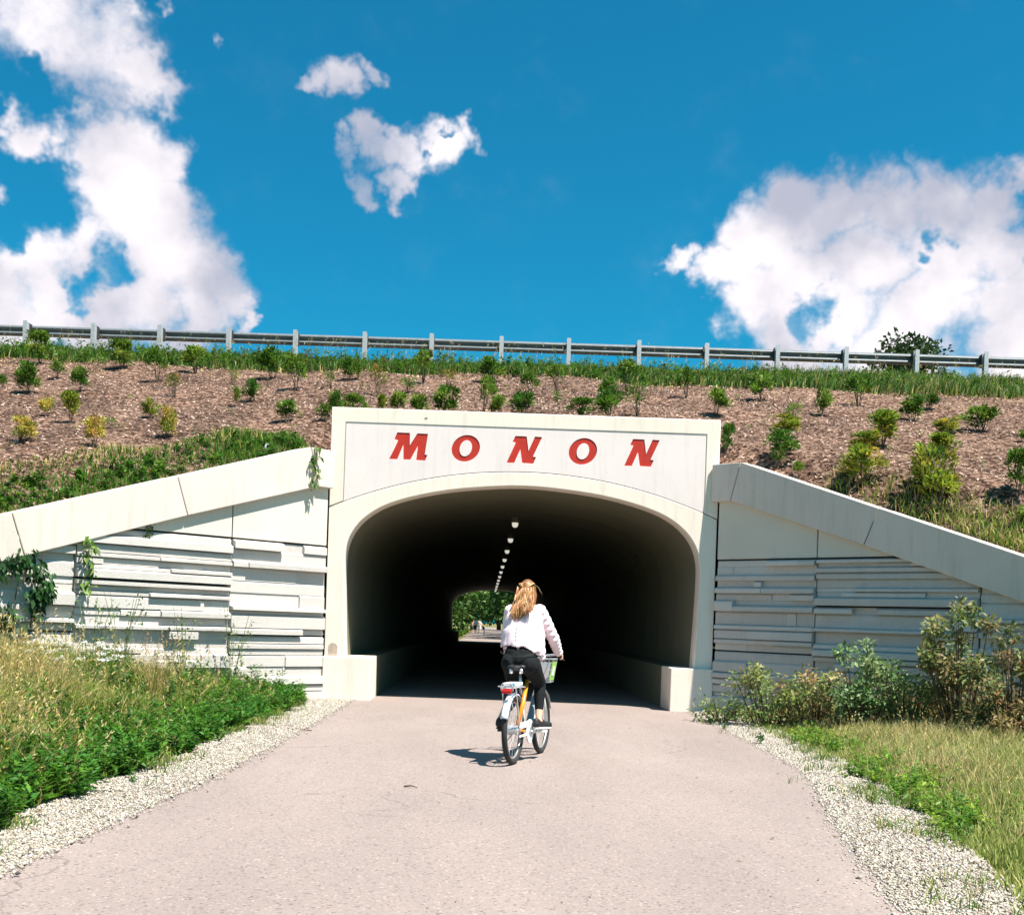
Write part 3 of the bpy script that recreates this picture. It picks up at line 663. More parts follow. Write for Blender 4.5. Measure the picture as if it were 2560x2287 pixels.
# ================================================================== VEGETATION
def unit(a): return a / np.maximum(np.linalg.norm(a, axis=-1, keepdims=True), 1e-9)
def blades(P, h, w, lean, cb, ct, bend=.5):
    """grass blades: base point, height, width, lean (vector xy per unit height), colours at base and tip -> V, F, C"""
    n = len(P); ang = nr.uniform(0, 2 * np.pi, n); side = np.c_[np.cos(ang), np.sin(ang), np.zeros(n)] * (w / 2)[:, None]
    up = np.c_[np.zeros((n, 2)), np.ones(n)] * h[:, None]; ln = np.c_[lean, np.zeros(n)] * h[:, None]
    m = P + up * .55 + ln * .28 * bend * 2; t = P + up * (1 - .25 * np.linalg.norm(lean, axis=1))[:, None] + ln
    V = np.stack([P - side, P + side, m + side * .8, m - side * .8, t], 1).reshape(-1, 3)
    i = np.arange(n)[:, None] * 5
    Fq = np.concatenate([np.concatenate([i, i + 1, i + 2], 1), np.concatenate([i, i + 2, i + 3], 1), np.concatenate([i + 3, i + 2, i + 4], 1)])
    C = np.stack([cb, cb, (cb + ct) / 2, (cb + ct) / 2, ct], 1).reshape(-1, 3)
    return V, Fq, C
def leaves(P, D, Nn, L, W, Cc, fold=.25):
    """leaf shaped quads: base P, axis D, face normal Nn"""
    n = len(P); D = unit(D); S = unit(np.cross(D, Nn)); Nn = np.cross(S, D)
    mid = P + D * (L * .45)[:, None]
    V = np.stack([P, mid + S * (W / 2)[:, None] + Nn * (W * fold)[:, None], P + D * L[:, None], mid - S * (W / 2)[:, None] + Nn * (W * fold)[:, None]], 1).reshape(-1, 3)
    i = np.arange(n)[:, None] * 4; Fq = np.concatenate([np.concatenate([i, i + 1, i + 2], 1), np.concatenate([i, i + 2, i + 3], 1)])
    return V, Fq, np.repeat(Cc, 4, axis=0)
def cat(*ms):
    V, Fq, C, o = [], [], [], 0
    for v, f, c in ms: V.append(v); Fq.append(f + o); C.append(c); o += len(v)
    return np.concatenate(V), np.concatenate(Fq), np.concatenate(C)
def pal(cols, wts, n, jit=.22):
    c = np.array(cols)[nr.choice(len(cols), n, p=np.array(wts) / sum(wts))]
    return np.clip(c * nr.uniform(1 - jit, 1 + jit, (n, 1)) * nr.uniform(.93, 1.07, (n, 3)), 0, 1)
G1, G2, G3, GY, ST, SD, BR = (.042, .125, .012), (.078, .185, .016), (.15, .245, .025), (.27, .30, .045), (.50, .38, .14), (.60, .49, .24), (.20, .11, .05)
def vnoise(x, y, s, seed=0):
    """cheap smooth noise 0..1"""
    g = np.random.default_rng(seed); T = g.random((64, 64)); u, v = x / s + 500, y / s + 500
    i, j = np.floor(u).astype(int), np.floor(v).astype(int); a, b = u - i, v - j; a = a * a * (3 - 2 * a); b = b * b * (3 - 2 * b)
    return (T[i % 64, j % 64] * (1 - a) + T[(i + 1) % 64, j % 64] * a) * (1 - b) + (T[i % 64, (j + 1) % 64] * (1 - a) + T[(i + 1) % 64, (j + 1) % 64] * a) * b
def wind(n, amp): a = nr.uniform(0, 2 * np.pi, n); r = amp * np.sqrt(nr.random(n)); return np.c_[r * np.cos(a) + .08, r * np.sin(a)]
iv = lambda tab, y: np.interp(y, [a for a, b in tab], [b for a, b in tab])
def seeds(P, h, lean, cols, sz):
    """feathery seed heads at the tips of stalks"""
    n = len(P); k = 4; tip = P + np.c_[lean * h[:, None], h * (1 - .25 * np.linalg.norm(lean, axis=1))]
    T = np.repeat(tip, k, 0) - np.c_[np.zeros((n * k, 2)), nr.uniform(0, .12, n * k)]
    D = nr.normal(0, .5, (n * k, 3)) + np.c_[np.repeat(lean, k, 0) * 1.5, np.ones(n * k)]
    return leaves(T, D, nr.normal(0, 1, (n * k, 3)), nr.uniform(.6, 1.3, n * k) * sz, nr.uniform(.3, .5, n * k) * sz * .55, np.repeat(cols, k, 0))

# ---- left verge
def sample_left(n):
    y = nr.uniform(4.6, 17.9, n); x = iv(GLE, y) - nr.beta(.9, 1.15, n) * 7.5; edge = iv(GLE, y) + .10 * np.sin(y * 5) + .06 * np.sin(y * 13)
    off = PX0 - x; ok = (x < edge) & (x > -.5 * y - .6) & (y < PY - off - .10 + 1.0 * 0)
    return x[ok], y[ok], (edge - x)[ok]
x, y, d = sample_left(150000); n = len(x); nz = vnoise(x, y, 1.1, 3); nz2 = vnoise(x, y, .45, 4)
gold = np.clip(1.2 * np.exp(-(((x + 5.25) / .85) ** 2 + ((y - 11.3) / 1.5) ** 2)) + .9 * np.exp(-(((x + 4.1) / .7) ** 2 + ((y - 9.2) / .9) ** 2)) + .9 * (nz2 - .66) + .2 * (nz - .5), 0, 1)
wallward = np.clip((PY - (PX0 - x) - y) / 2.5, 0, 1)
h = (.11 + .30 * np.clip(d / 1.0, 0, 1) * (.30 + .95 * nz2) + .20 * gold) * nr.uniform(.5, 1.25, n)
isg = nr.random(n) < .09 + .72 * gold
cb = np.where(isg[:, None], pal([ST, GY, BR], [3, 2, .8], n), pal([G1, G2, G3], [2, 3, 2], n)); ct = np.where(isg[:, None], pal([SD, ST, GY], [3, 3, 1], n), pal([G2, G3, GY], [2, 3, 2], n))
P = np.c_[x, y, gzv(x, y) - .02]; lean = wind(n, .75)
m1 = blades(P, h, nr.uniform(.006, .014, n), lean, cb, ct)
k = np.where(isg & (nr.random(n) < .33))[0]; h2 = h[k] * nr.uniform(1.1, 1.5, len(k))
m2 = blades(P[k], h2, np.full(len(k), .004), lean[k] * .8, pal([ST, BR], [2, 1], len(k)), pal([SD, ST], [1, 1], len(k))); m3 = seeds(P[k], h2, lean[k] * .8, pal([SD, ST, (.45, .28, .15)], [3, 3, 1], len(k)), .05)
o = npmesh('tall_grass', *cat(m1, m2, m3)[:2], M_grass, C=cat(m1, m2, m3)[2]); tag(o, 'tall green and straw grass on the left verge below the sunlit wing wall', 'grass', kind='stuff')
# leafy weeds
def weed_patch(name, label, x, y, dens_h, cols, wts, leafL, per=22):
    n = len(x); hh = dens_h; z = gzv(x, y)
    tip = np.c_[nr.normal(0, .10, n), nr.normal(0, .10, n), hh]
    idx = np.repeat(np.arange(n), per); u = nr.uniform(.12, 1, n * per)
    P = np.c_[x, y, z][idx] + tip[idx] * u[:, None]; a = nr.uniform(0, 2 * np.pi, n * per)
    D = np.c_[np.cos(a), np.sin(a), nr.uniform(-.1, .8, n * per)]; Nn = np.c_[nr.normal(0, .35, (n * per, 2)), np.ones(n * per)]
    pc = pal(cols, wts, n, .2)[idx] * nr.uniform(.8, 1.25, (n * per, 1)); L = leafL * nr.uniform(.6, 1.3, n * per) * (1.2 - .5 * u)
    lv = leaves(P, D, Nn, L, L * nr.uniform(.28, .45, n * per), pc)
    st = blades(np.c_[x, y, z - .02], hh, np.full(n, .008), tip[:, :2] / hh[:, None], np.tile(np.array([[.06, .10, .02]]), (n, 1)), np.tile(np.array([[.08, .14, .03]]), (n, 1)))
    v, f, c = cat(lv, st); o = npmesh(name, v, f, M_leaf, C=c); tag(o, label, 'weeds', kind='stuff'); return o
y = nr.uniform(4.6, 17.6, 1500); x = iv(GLE, y) + .10 * np.sin(y * 5) - np.abs(nr.normal(.02, .40, 1500)) + .03; ok = (x > -.5 * y - .6) & (y < PY - (PX0 - x) - .15)
weed_patch('leafy_weeds', 'bright green leafy weeds along the left gravel edge', x[ok], y[ok], nr.uniform(.10, .34, ok.sum()), [G1, G2, (.05, .17, .02)], [2, 3, 2], .085)
y = nr.uniform(8, 17.4, 900); x = iv(GLE, y) - nr.uniform(.3, 4.2, 900); ok = (y < PY - (PX0 - x) - .25) & (vnoise(x, y, .7, 77) > .45)
weed_patch('leafy_weeds', 'darker leafy weeds among the grass below the sunlit wing wall', x[ok], y[ok], nr.uniform(.25, .55, ok.sum()), [G1, G2, (.03, .09, .02)], [3, 2, 2], .075, 34)
# ---- right verge
def sample_right(n):
    y = nr.uniform(4.6, 17.9, n); x = iv(GRE, y) + nr.beta(.9, 1.1, n) * 8.0; edge = iv(GRE, y) + .12 * np.sin(y * 4.1) + .05 * np.sin(y * 11)
    off = x - PX1; ok = (x > edge) & (x < .53 * y + .8) & (y < PY - off - .05)
    return x[ok], y[ok], (x - edge)[ok]
x, y, d = sample_right(150000); n = len(x); nz = vnoise(x, y, 1.3, 8); nz2 = vnoise(x, y, .5, 9)
wl_ = np.clip(1 - (PY - (x - PX1) - y) / 2.6, 0, 1)                # nearness to the wing wall
h = (.09 + .14 * np.clip(d / .8, 0, 1) * (.5 + nz) + .25 * wl_ * nz2) * nr.uniform(.55, 1.25, n)
dry = nr.random(n) < np.clip(.44 + .75 * (nz - .5) + .35 * wl_ - .40 * (d < .35), .05, .85)
cb = np.where(dry[:, None], pal([ST, (.30, .29, .08), BR], [2, 3, .5 ], n), pal([(.15, .24, .035), (.22, .29, .06), (.28, .33, .08)], [2, 3, 2], n)); ct = np.where(dry[:, None], pal([(.62, .53, .27), SD, (.40, .26, .12)], [3, 3, .6], n), pal([(.26, .34, .07), (.36, .40, .11), (.46, .44, .16)], [2, 3, 3], n))
P = np.c_[x, y, gzv(x, y) - .02]; lean = wind(n, .55)
m1 = blades(P, h, nr.uniform(.006, .013, n), lean, cb, ct)
k = np.where(dry & (nr.random(n) < .06 + .18 * wl_))[0]; h2 = nr.uniform(.3, .75, len(k)) * (.6 + .6 * wl_[k])
m2 = blades(P[k], h2, np.full(len(k), .004), lean[k] * .9, pal([ST, BR], [2, 1], len(k)), pal([SD, ST], [1, 1], len(k))); m3 = seeds(P[k], h2, lean[k] * .9, pal([SD, ST], [1, 1], len(k)), .035)
v, f, c = cat(m1, m2, m3); o = npmesh('meadow_grass', v, f, M_grass, C=c); tag(o, 'yellow green grass on the right verge below the shaded wing wall', 'grass', kind='stuff')
y = nr.uniform(4.6, 14.5, 500); x = iv(GRE, y) + .12 * np.sin(y * 4.1) + np.abs(nr.normal(.04, .28, 500)) - .03
ok = (vnoise(x, y, 1.1, 21) > .42)
weed_patch('leafy_weeds', 'green leafy weeds along the right gravel edge', x[ok], y[ok], nr.uniform(.08, .26, ok.sum()), [G2, G3, (.06, .16, .02)], [3, 2, 2], .06, 20)
y = nr.uniform(10.5, 16.6, 420); x = PX1 + (PY - y) - nr.uniform(.2, 2.4, 420); ok = (x > iv(GRE, y) + .15)
weed_patch('brown_weeds', 'rusty brown dying weeds at the foot of the shaded wing wall', x[ok], y[ok], nr.uniform(.2, .6, ok.sum()), [(.22, .10, .045), (.30, .17, .07), (.10, .09, .03)], [3, 2, 2], .06, 30)
# ---- crest of the bank
n = 75000; x = nr.uniform(-20, 22, n); side_w = np.clip((x - 2) / 12, 0, 1); wdt = 2.5 + 1.4 * side_w
y = CREST_Y + .7 - nr.beta(1, 1.25, n) * (wdt + .5 * vnoise(x, x * 0, 1.5, 30)) - 0
z = np.array([bank(a, b) for a, b in zip(x, y)]); nz = vnoise(x, y, 1.2, 31)
h = (.15 + .20 * nz + .14 * side_w) * nr.uniform(.5, 1.25, n); dry = nr.random(n) < .10 + .35 * side_w * nz + .10 * (y < CREST_Y - wdt + .7)
cb = np.where(dry[:, None], pal([ST, GY], [1, 2], n), pal([G1, (.05, .10, .02)], [3, 2], n)); ct = np.where(dry[:, None], pal([SD, ST, GY], [2, 2, 2], n), pal([G1, G2, G3], [2, 3, 1], n))
lean = wind(n, .45) + np.c_[np.full(n, .15), np.zeros(n)] * side_w[:, None]; P = np.c_[x, y, z - .02]
m1 = blades(P, h, nr.uniform(.012, .03, n), lean, cb, ct)
k = nr.choice(n, 900, replace=False); h2 = nr.uniform(.35, .85, len(k)); l2 = np.c_[nr.normal(.25, .15, len(k)), nr.normal(0, .1, len(k))]
m2 = blades(P[k], h2, np.full(len(k), .007), l2, pal([ST, GY], [1, 1], len(k)), pal([SD, ST], [1, 1], len(k))); m3 = seeds(P[k], h2, l2, pal([SD, ST, (.5, .45, .33)], [2, 2, 1], len(k)), .06)
v, f, c = cat(m1, m2, m3); o = npmesh('crest_grass', v, f, M_grass, C=c); tag(o, 'rough grass along the crest of the bank under the guardrail', 'grass', kind='stuff')
x = nr.uniform(-18, 20, 1700); y = CREST_Y + .3 - nr.beta(1.1, 1.4, 1700) * 2.7
def weed_on_bank(name, label, x, y, hh, cols, wts, leafL, per):
    n = len(x); z = np.array([bank(a, b) for a, b in zip(x, y)]); tip = np.c_[nr.normal(0, .10, n), nr.normal(0, .10, n), hh]
    idx = np.repeat(np.arange(n), per); u = nr.uniform(.1, 1, n * per); P = np.c_[x, y, z][idx] + tip[idx] * u[:, None]; a = nr.uniform(0, 2 * np.pi, n * per)
    D = np.c_[np.cos(a), np.sin(a), nr.uniform(-.1, .8, n * per)]; Nn = np.c_[nr.normal(0, .4, (n * per, 2)), np.ones(n * per)]
    L = leafL * nr.uniform(.6, 1.3, n * per); v, f, c = leaves(P, D, Nn, L, L * nr.uniform(.35, .5, n * per), pal(cols, wts, n, .2)[idx] * nr.uniform(.8, 1.25, (n * per, 1)))
    o = npmesh(name, v, f, M_leaf, C=c); tag(o, label, 'weeds', kind='stuff')
weed_on_bank('crest_weeds', 'dark green weeds along the crest under the guardrail', x, y, nr.uniform(.14, .42, 1700), [G1, G2, (.05, .10, .02), (.10, .10, .03)], [4, 3, 2, 1], .09, 22)
# ---- grass behind the copings and thin straw on the bank
def behind(side, n, t0, t1, dmax):
    t = nr.uniform(t0, t1, n); dd = -(.40 + nr.beta(.9, 1.5, n) * dmax); xy = np.array([[p.x, p.y] for p in (wing(side, a, 0, b) for a, b in zip(t, dd))]); return xy[:, 0], xy[:, 1], -dd
x, y, dd = behind(-1, 10000, .1, 8.6, .75); n = len(x); z = np.array([bank(a, b) for a, b in zip(x, y)]); nz = vnoise(x, y, .8, 41)
h = (.06 + .15 * nz) * nr.uniform(.5, 1.3, n); dry = nr.random(n) < np.clip((dd - .62) * 1.3, .03, .85)
m1 = blades(np.c_[x, y, z - .02], h, nr.uniform(.008, .02, n), wind(n, .6), np.where(dry[:, None], pal([ST, GY], [1, 1], n), pal([G1, G2], [2, 2], n)), np.where(dry[:, None], pal([SD, ST], [1, 1], n), pal([G2, G3], [2, 1], n)))
o = npmesh('bank_grass', m1[0], m1[1], M_grass, C=m1[2]); tag(o, 'green grass on the bank just above the left sunlit coping', 'grass', kind='stuff')
x, y, dd = behind(-1, 200, .3, 8.2, .5); weed_on_bank('bank_weeds', 'leafy weeds on the bank just above the left sunlit coping', x, y, nr.uniform(.06, .18, len(x)), [G1, G2, G3], [2, 2, 1], .075, 20)
x, y, dd = behind(1, 9000, 1.6, 8.6, .6); keep = nr.random(len(x)) < np.clip((PY - y - 1.2) / 2.2, .15, 1); x, y = x[keep], y[keep]; n = len(x); z = np.array([bank(a, b) for a, b in zip(x, y)]); h = nr.uniform(.08, .28, n); dry = nr.random(n) < .4
m1 = blades(np.c_[x, y, z - .02], h, nr.uniform(.008, .02, n), wind(n, .7), np.where(dry[:, None], pal([ST, GY], [1, 1], n), pal([G2, G3], [2, 1], n)), np.where(dry[:, None], pal([SD, ST], [1, 1], n), pal([G3, GY], [2, 1], n)))
o = npmesh('bank_grass', m1[0], m1[1], M_grass, C=m1[2]); tag(o, 'patchy grass on the bank just above the right shaded coping', 'grass', kind='stuff')
# straw and mulch chips over the bank
n = 110000; x = nr.uniform(-19, 21, n); u = nr.random(n); fl = np.array([frontline(a) for a in x]); y = fl + .05 + (CREST_Y - .2 - fl) * u; z = np.array([bank(a, b) for a, b in zip(x, y)])
a = nr.uniform(0, 2 * np.pi, n); D = np.c_[np.cos(a), np.sin(a), nr.normal(0, .28, n) + SLOPE * np.sin(a)]; Nn = np.c_[nr.normal(0, .4, n), nr.normal(-SLOPE, .4, n), np.ones(n)]
L = nr.uniform(.03, .085, n); strawy = nr.random(n) < np.clip((u - .72) * 2.2, 0, .75)
C = np.where(strawy[:, None], pal([ST, SD, (.36, .26, .13)], [2, 1, 2], n), pal([(.37, .235, .175), (.22, .13, .09), (.08, .048, .035), (.50, .38, .31), (.03, .02, .016)], [3, 2.5, 2.5, 2, 2], n))
v, f, c = leaves(np.c_[x, y, z + nr.uniform(.0, .03, n)], D, Nn, L, L * nr.uniform(.2, .5, n), C, .12)
o = npmesh('mulch_chips', v, f, M_dry, C=c); tag(o, 'brown bark mulch chips scattered over the bank', 'mulch', kind='stuff')
x = nr.uniform(-16, 18, 330); fl = np.array([frontline(a) for a in x]); y = fl + .3 + (CREST_Y - 1.5 - fl) * nr.random(330); q = vnoise(x, y, 1.4, 91) > .45
weed_on_bank('mulch_weeds', 'small weeds sprouting here and there through the mulch', x[q], y[q], nr.uniform(.05, .22, q.sum()), [G2, G3, GY, (.16, .12, .05)], [3, 2, 2, 1.5], .055, 12)
# ---- gravel
def gravel(name, label, La, Lb, n, dark=.5, spill=1):
    y = nr.uniform(4.2, 18.0, n); k = nr.random(n); k = np.where(nr.random(n) < .022, np.abs(nr.normal(0, .06, n)) * np.where(spill > 0, 1, -1) + (1 if spill > 0 else 0), k); x = La(y) + (Lb(y) - La(y)) * k; k = np.clip(k, 0, 1); r = nr.uniform(.004, .0095, n) * nr.choice([1, 1, 1.2, 1.8], n)
    base = np.array([(1, 0, 0), (-.8, .5, 0), (-.7, -.6, 0), (.1, .1, .7), (.3, -.9, .1), (0, 0, -.5)]); V = base[None] * nr.uniform(.7, 1.3, (n, 6, 3))
    a = nr.uniform(0, 6.28, n); c, s = np.cos(a), np.sin(a); V = np.stack([V[..., 0] * c[:, None] - V[..., 1] * s[:, None], V[..., 0] * s[:, None] + V[..., 1] * c[:, None], V[..., 2]], -1) * r[:, None, None]
    V = V + np.c_[x, y, np.full(n, .012) + .022 * np.sin(k * 2.6)][:, None]
    i = np.arange(n)[:, None] * 6; Fq = np.concatenate([i + np.array([t]) for t in ((3, 0, 1), (3, 1, 2), (3, 2, 4), (3, 4, 0), (5, 1, 0), (5, 2, 1), (5, 4, 2), (5, 0, 4))])
    C = pal([(.40, .36, .305), (.33, .29, .24), (.48, .45, .40), (.25, .205, .165), (.06, .055, .05)], [5, 4, 2.2, 2.2, dark], n, .18)
    o = npmesh(name, V.reshape(-1, 3), Fq, M_dry, C=np.repeat(C, 6, 0)); tag(o, label, 'gravel', kind='stuff')
gravel('gravel', 'white crushed stone strewn along the left path edge', lambda y: iv(GLE, y) - .06, lambda y: iv(LE, y) + .03 + 0 * y, 38000)
gravel('gravel', 'white crushed stone strewn along the right path edge', lambda y: iv(RE, y) - .03, lambda y: iv(GRE, y) + .07, 52000, 1.0, -1)
n = 260; y = nr.uniform(4.5, 18.6, n); k = nr.beta(.5, .5, n); x = iv(LE, y) + (iv(RE, y) - iv(LE, y)) * k; a = nr.uniform(0, 6.28, n); L = nr.uniform(.012, .05, n)
v, f, c = leaves(np.c_[x, y, np.full(n, .016)], np.c_[np.cos(a), np.sin(a), nr.normal(.1, .1, n)], np.c_[nr.normal(0, .2, (n, 2)), np.ones(n)], L, L * nr.uniform(.15, .4, n), pal([(.10, .07, .05), (.20, .15, .09), (.05, .05, .04), (.30, .24, .14)], [2, 2, 2, 1], n))
o = npmesh('leaf_litter', v, f, M_dry, C=c); tag(o, 'bits of dry leaf litter blown across the asphalt trail', 'litter', kind='stuff')

n = 1500; y = nr.uniform(4.6, 17.6, n); sl = nr.random(n) < .5; x = np.where(sl, iv(GLE, y) + np.abs(nr.normal(0, .16, n)), iv(GRE, y) - np.abs(nr.normal(0, .22, n))); q = vnoise(x, y, .35, 55) > .52; x, y = x[q], y[q]; idx = np.repeat(np.arange(len(x)), 9); n = len(idx)
m1 = blades(np.c_[x[idx] + nr.normal(0, .03, n), y[idx] + nr.normal(0, .03, n), np.full(n, .01)], nr.uniform(.03, .14, n), nr.uniform(.004, .010, n), wind(n, .9), pal([G1, G2, ST], [2, 2, 1], n), pal([G2, G3, SD], [2, 2, 1], n))
o = npmesh('stray_grass', m1[0], m1[1], M_grass, C=m1[2]); tag(o, 'stray grass tufts creeping into the gravel verges', 'grass', kind='stuff')
# ---- shrubs
def shrub_mesh(seed, nleaf, L, cols, wts, openness=.0, top=1.0, stems=6, low=.15):
    g = np.random.default_rng(seed); 
    nc = 16; cl = g.normal(0, .2, (nc, 3)) * [1, 1, .85]; cl[:, 2] = low + .12 + g.random(nc) ** .8 * (.85 - low)
    rad = .14 + .16 * np.sin(np.clip((cl[:, 2] - low) / (1 - low), 0, 1) * np.pi); a = g.uniform(0, 6.28, nc); cl[:, 0] = np.cos(a) * rad * g.uniform(.4, 1.45, nc); cl[:, 1] = np.sin(a) * rad * g.uniform(.4, 1.45, nc)
    k = g.integers(0, nc, nleaf); off = unit(g.normal(0, 1, (nleaf, 3))) * (g.random(nleaf) ** .5)[:, None] * (.19 - .05 * openness)
    P = cl[k] + off; P[:, 2] = np.clip(P[:, 2], low * .7, 1.03)
    D = unit(off + np.c_[P[:, :2], np.full(nleaf, .25)]) + g.normal(0, .35, (nleaf, 3)); Nn = g.normal(0, .5, (nleaf, 3)) + [0, 0, .9]
    clc = pal(cols, wts, nc, .25); hi = np.clip((P[:, 2] - .3) / .7, 0, 1)[:, None]
    C = clc[k] * g.uniform(.75, 1.25, (nleaf, 1))
    ll = L * g.uniform(.65, 1.3, nleaf); v, f, c = leaves(P, D, Nn, ll, ll * .42, C)
    lm_ = npmesh('foliage', v, f, M_leaf, C=c).data
    mb = MB()
    for s in range(stems):
        q = cl[(s * 3) % nc]; mb.tube([(0.02 * math.cos(s), .02 * math.sin(s), -.12), (q[0] * .35, q[1] * .35, low * .9), (q[0] * .8, q[1] * .8, q[2])], [.016, .012, .005], 5)
    sm_ = mb.build('stems', M_bark).data
    return lm_, sm_
for_del = []
KG = [(.055, .135, .014), (.10, .20, .022), (.19, .275, .04)]
SH = {
 'green': [shrub_mesh(s, 820, .15, KG, [3, 3, 2]) for s in (1, 2, 3, 31, 32, 33, 34)],
 'stemmy': [shrub_mesh(s, 560, .14, KG, [3, 3, 2], .4, low=.38, stems=8) for s in (4, 5, 35, 36)],
 'sparse': [shrub_mesh(s, 260, .12, [G2, G3, GY], [2, 2, 1], .2, low=.25, stems=9) for s in (6, 7, 37)],
 'yellow': [shrub_mesh(s, 700, .14, [(.50, .42, .08), (.40, .38, .07), (.18, .24, .03), (.46, .32, .07)], [4, 3, 2, 1]) for s in (8, 9, 38)],
 'lime': [shrub_mesh(s, 800, .15, [(.24, .28, .03), (.12, .20, .02), (.33, .30, .04)], [3, 3, 1]) for s in (10, 11, 39, 40)],
 'rusty': [shrub_mesh(s, 300, .12, [(.22, .20, .03), (.30, .17, .04), (.12, .16, .03)], [2, 1, 2], .2, low=.25, stems=8) for s in (12,)],
}
for o in [o for o in bpy.data.objects if o.name.split('.')[0] in ('foliage', 'stems') and o.parent is None]: bpy.data.objects.remove(o)
def hit(sx, sy):
    r = ray(sx, sy); lo = None; Y = 8.0
    while Y < 31.5:
        x, z = r.x * Y, H + r.z * Y
        if Y > frontline(x) and z <= bank(x, Y) + .001: return Vector((x, Y, bank(x, Y)))
        Y += .02
    Y = 30.2; return Vector((r.x * Y, Y, CREST_Z))
K3 = 1 / 3.183
SHR = []
def addc(ox, rows):
    for bx, by, ty, w, t in rows: SHR.append((ox + bx * K3, 820 + by * K3, (by - ty) * K3, w * K3, t))
addc(0, [(325,285,70,200,'green'),(240,525,310,230,'green'),(455,405,290,120,'stemmy'),(635,510,335,150,'green'),(970,325,120,190,'green'),(1255,435,210,160,'stemmy'),(1560,360,180,200,'green'),(1390,555,390,140,'rusty'),
 (385,700,560,115,'yellow'),(560,755,545,165,'lime'),(155,905,730,240,'yellow'),(750,940,720,175,'yellow'),(870,810,720,90,'sparse'),(1185,715,575,130,'lime'),(1310,885,650,180,'yellow'),(1890,625,500,75,'lime'),(1990,585,440,125,'green'),(1855,470,300,110,'sparse'),(10,470,380,70,'green')])
addc(640, [(130,405,200,200,'green'),(320,500,260,200,'stemmy'),(595,480,360,90,'sparse'),(740,420,250,160,'green'),(970,550,310,150,'rusty'),(1200,520,400,150,'sparse'),(1330,445,220,165,'stemmy'),(1880,430,270,190,'green'),(250,760,595,190,'green'),
 (625,705,520,140,'green'),(780,700,540,175,'green'),(1000,690,560,110,'lime'),(1140,700,540,165,'green'),(1295,705,545,155,'green'),(1520,700,480,200,'green'),(1810,690,420,150,'stemmy'),(1965,715,550,180,'green'),(545,740,620,105,'green'),(1520,470,340,120,'rusty')])
addc(1280, [(140,545,370,150,'stemmy'),(355,500,310,165,'stemmy'),(95,710,530,200,'green'),(375,630,500,130,'sparse'),(545,720,580,195,'green'),(750,570,410,170,'green'),(770,740,540,205,'green'),(905,530,310,165,'stemmy'),(1000,700,470,175,'sparse'),(1385,560,340,150,'stemmy'),(1610,705,510,210,'green'),(1990,580,385,190,'green'),(1700,1000,790,115,'green')])
addc(1920, [(420,705,520,155,'green'),(200,725,610,150,'sparse'),(130,865,720,225,'lime'),(120,1045,850,245,'green'),(70,1120,990,110,'sparse'),(720,625,390,195,'stemmy'),(905,960,690,270,'lime'),(780,965,840,245,'lime'),(750,1235,960,265,'lime'),(1160,740,560,190,'green'),(1280,650,540,125,'green'),(1450,855,740,225,'lime'),(1410,1015,850,290,'lime'),(1345,1405,1010,390,'lime'),(1700,825,640,225,'green'),(2010,905,830,70,'green'),(2000,1320,990,230,'green'),(920,695,640,120,'sparse'),(250,1185,1080,85,'green'),(2020,1560,1440,150,'green')])
LOOK = {'green': 'dense green shrub', 'stemmy': 'leggy bare-stemmed shrub', 'sparse': 'thin sparse shrub', 'yellow': 'golden yellow shrub', 'lime': 'yellow-green shrub', 'rusty': 'sparse rusty-tinged shrub'}
OR = ['first', 'second', 'third', 'fourth', 'fifth', 'sixth', 'seventh', 'eighth', 'ninth', 'tenth', 'eleventh', 'twelfth', 'thirteenth', 'fourteenth', 'fifteenth', 'sixteenth']
recs = []
for i, (sx, sy, hp, wp_, t) in enumerate(SHR):
    p = hit(sx, sy); s = p.y / F
    reg = 'left of the portal' if sx < 815 else ('above the portal' if sx < 1815 else 'right of the portal')
    band_ = 'upper' if p.y > 26.0 else ('middle' if p.y > 22.0 else 'lower')
    recs.append((reg, band_, t, sx, p, hp * s * 1.06, wp_ * s, i))
keys = {}
for r in sorted(recs, key=lambda r: r[3]): keys.setdefault(r[:3], []).append(r)
for key, lst in keys.items():
    for j, (reg, band_, t, sx, p, hh, ww, i) in enumerate(lst):
        lm_, sm_ = SH[t][(i * 5 + i // 3) % len(SH[t])]
        e = empty('shrub', p); e.rotation_euler.z = i * 1.7
        kk = rnd.uniform(.98, 1.24); e.scale = (ww * kk, ww * rnd.uniform(.95, 1.2), hh * rnd.uniform(.92, 1.06)); e.rotation_euler.x = rnd.uniform(-.1, .1); e.rotation_euler.y = rnd.uniform(-.12, .12)
        which = 'only one' if len(lst) == 1 else OR[j] + ' from left'
        tag(e, ('%s %s, %s part of the mulch bank' % (LOOK[t], reg, band_)) + ('' if len(lst) == 1 else ', ' + which), 'shrub', 'shrubs planted on the mulch bank')
        for nm, me in (('foliage', lm_), ('stems', sm_)):
            c = bpy.data.objects.new(nm, me); col.objects.link(c); c.parent = e

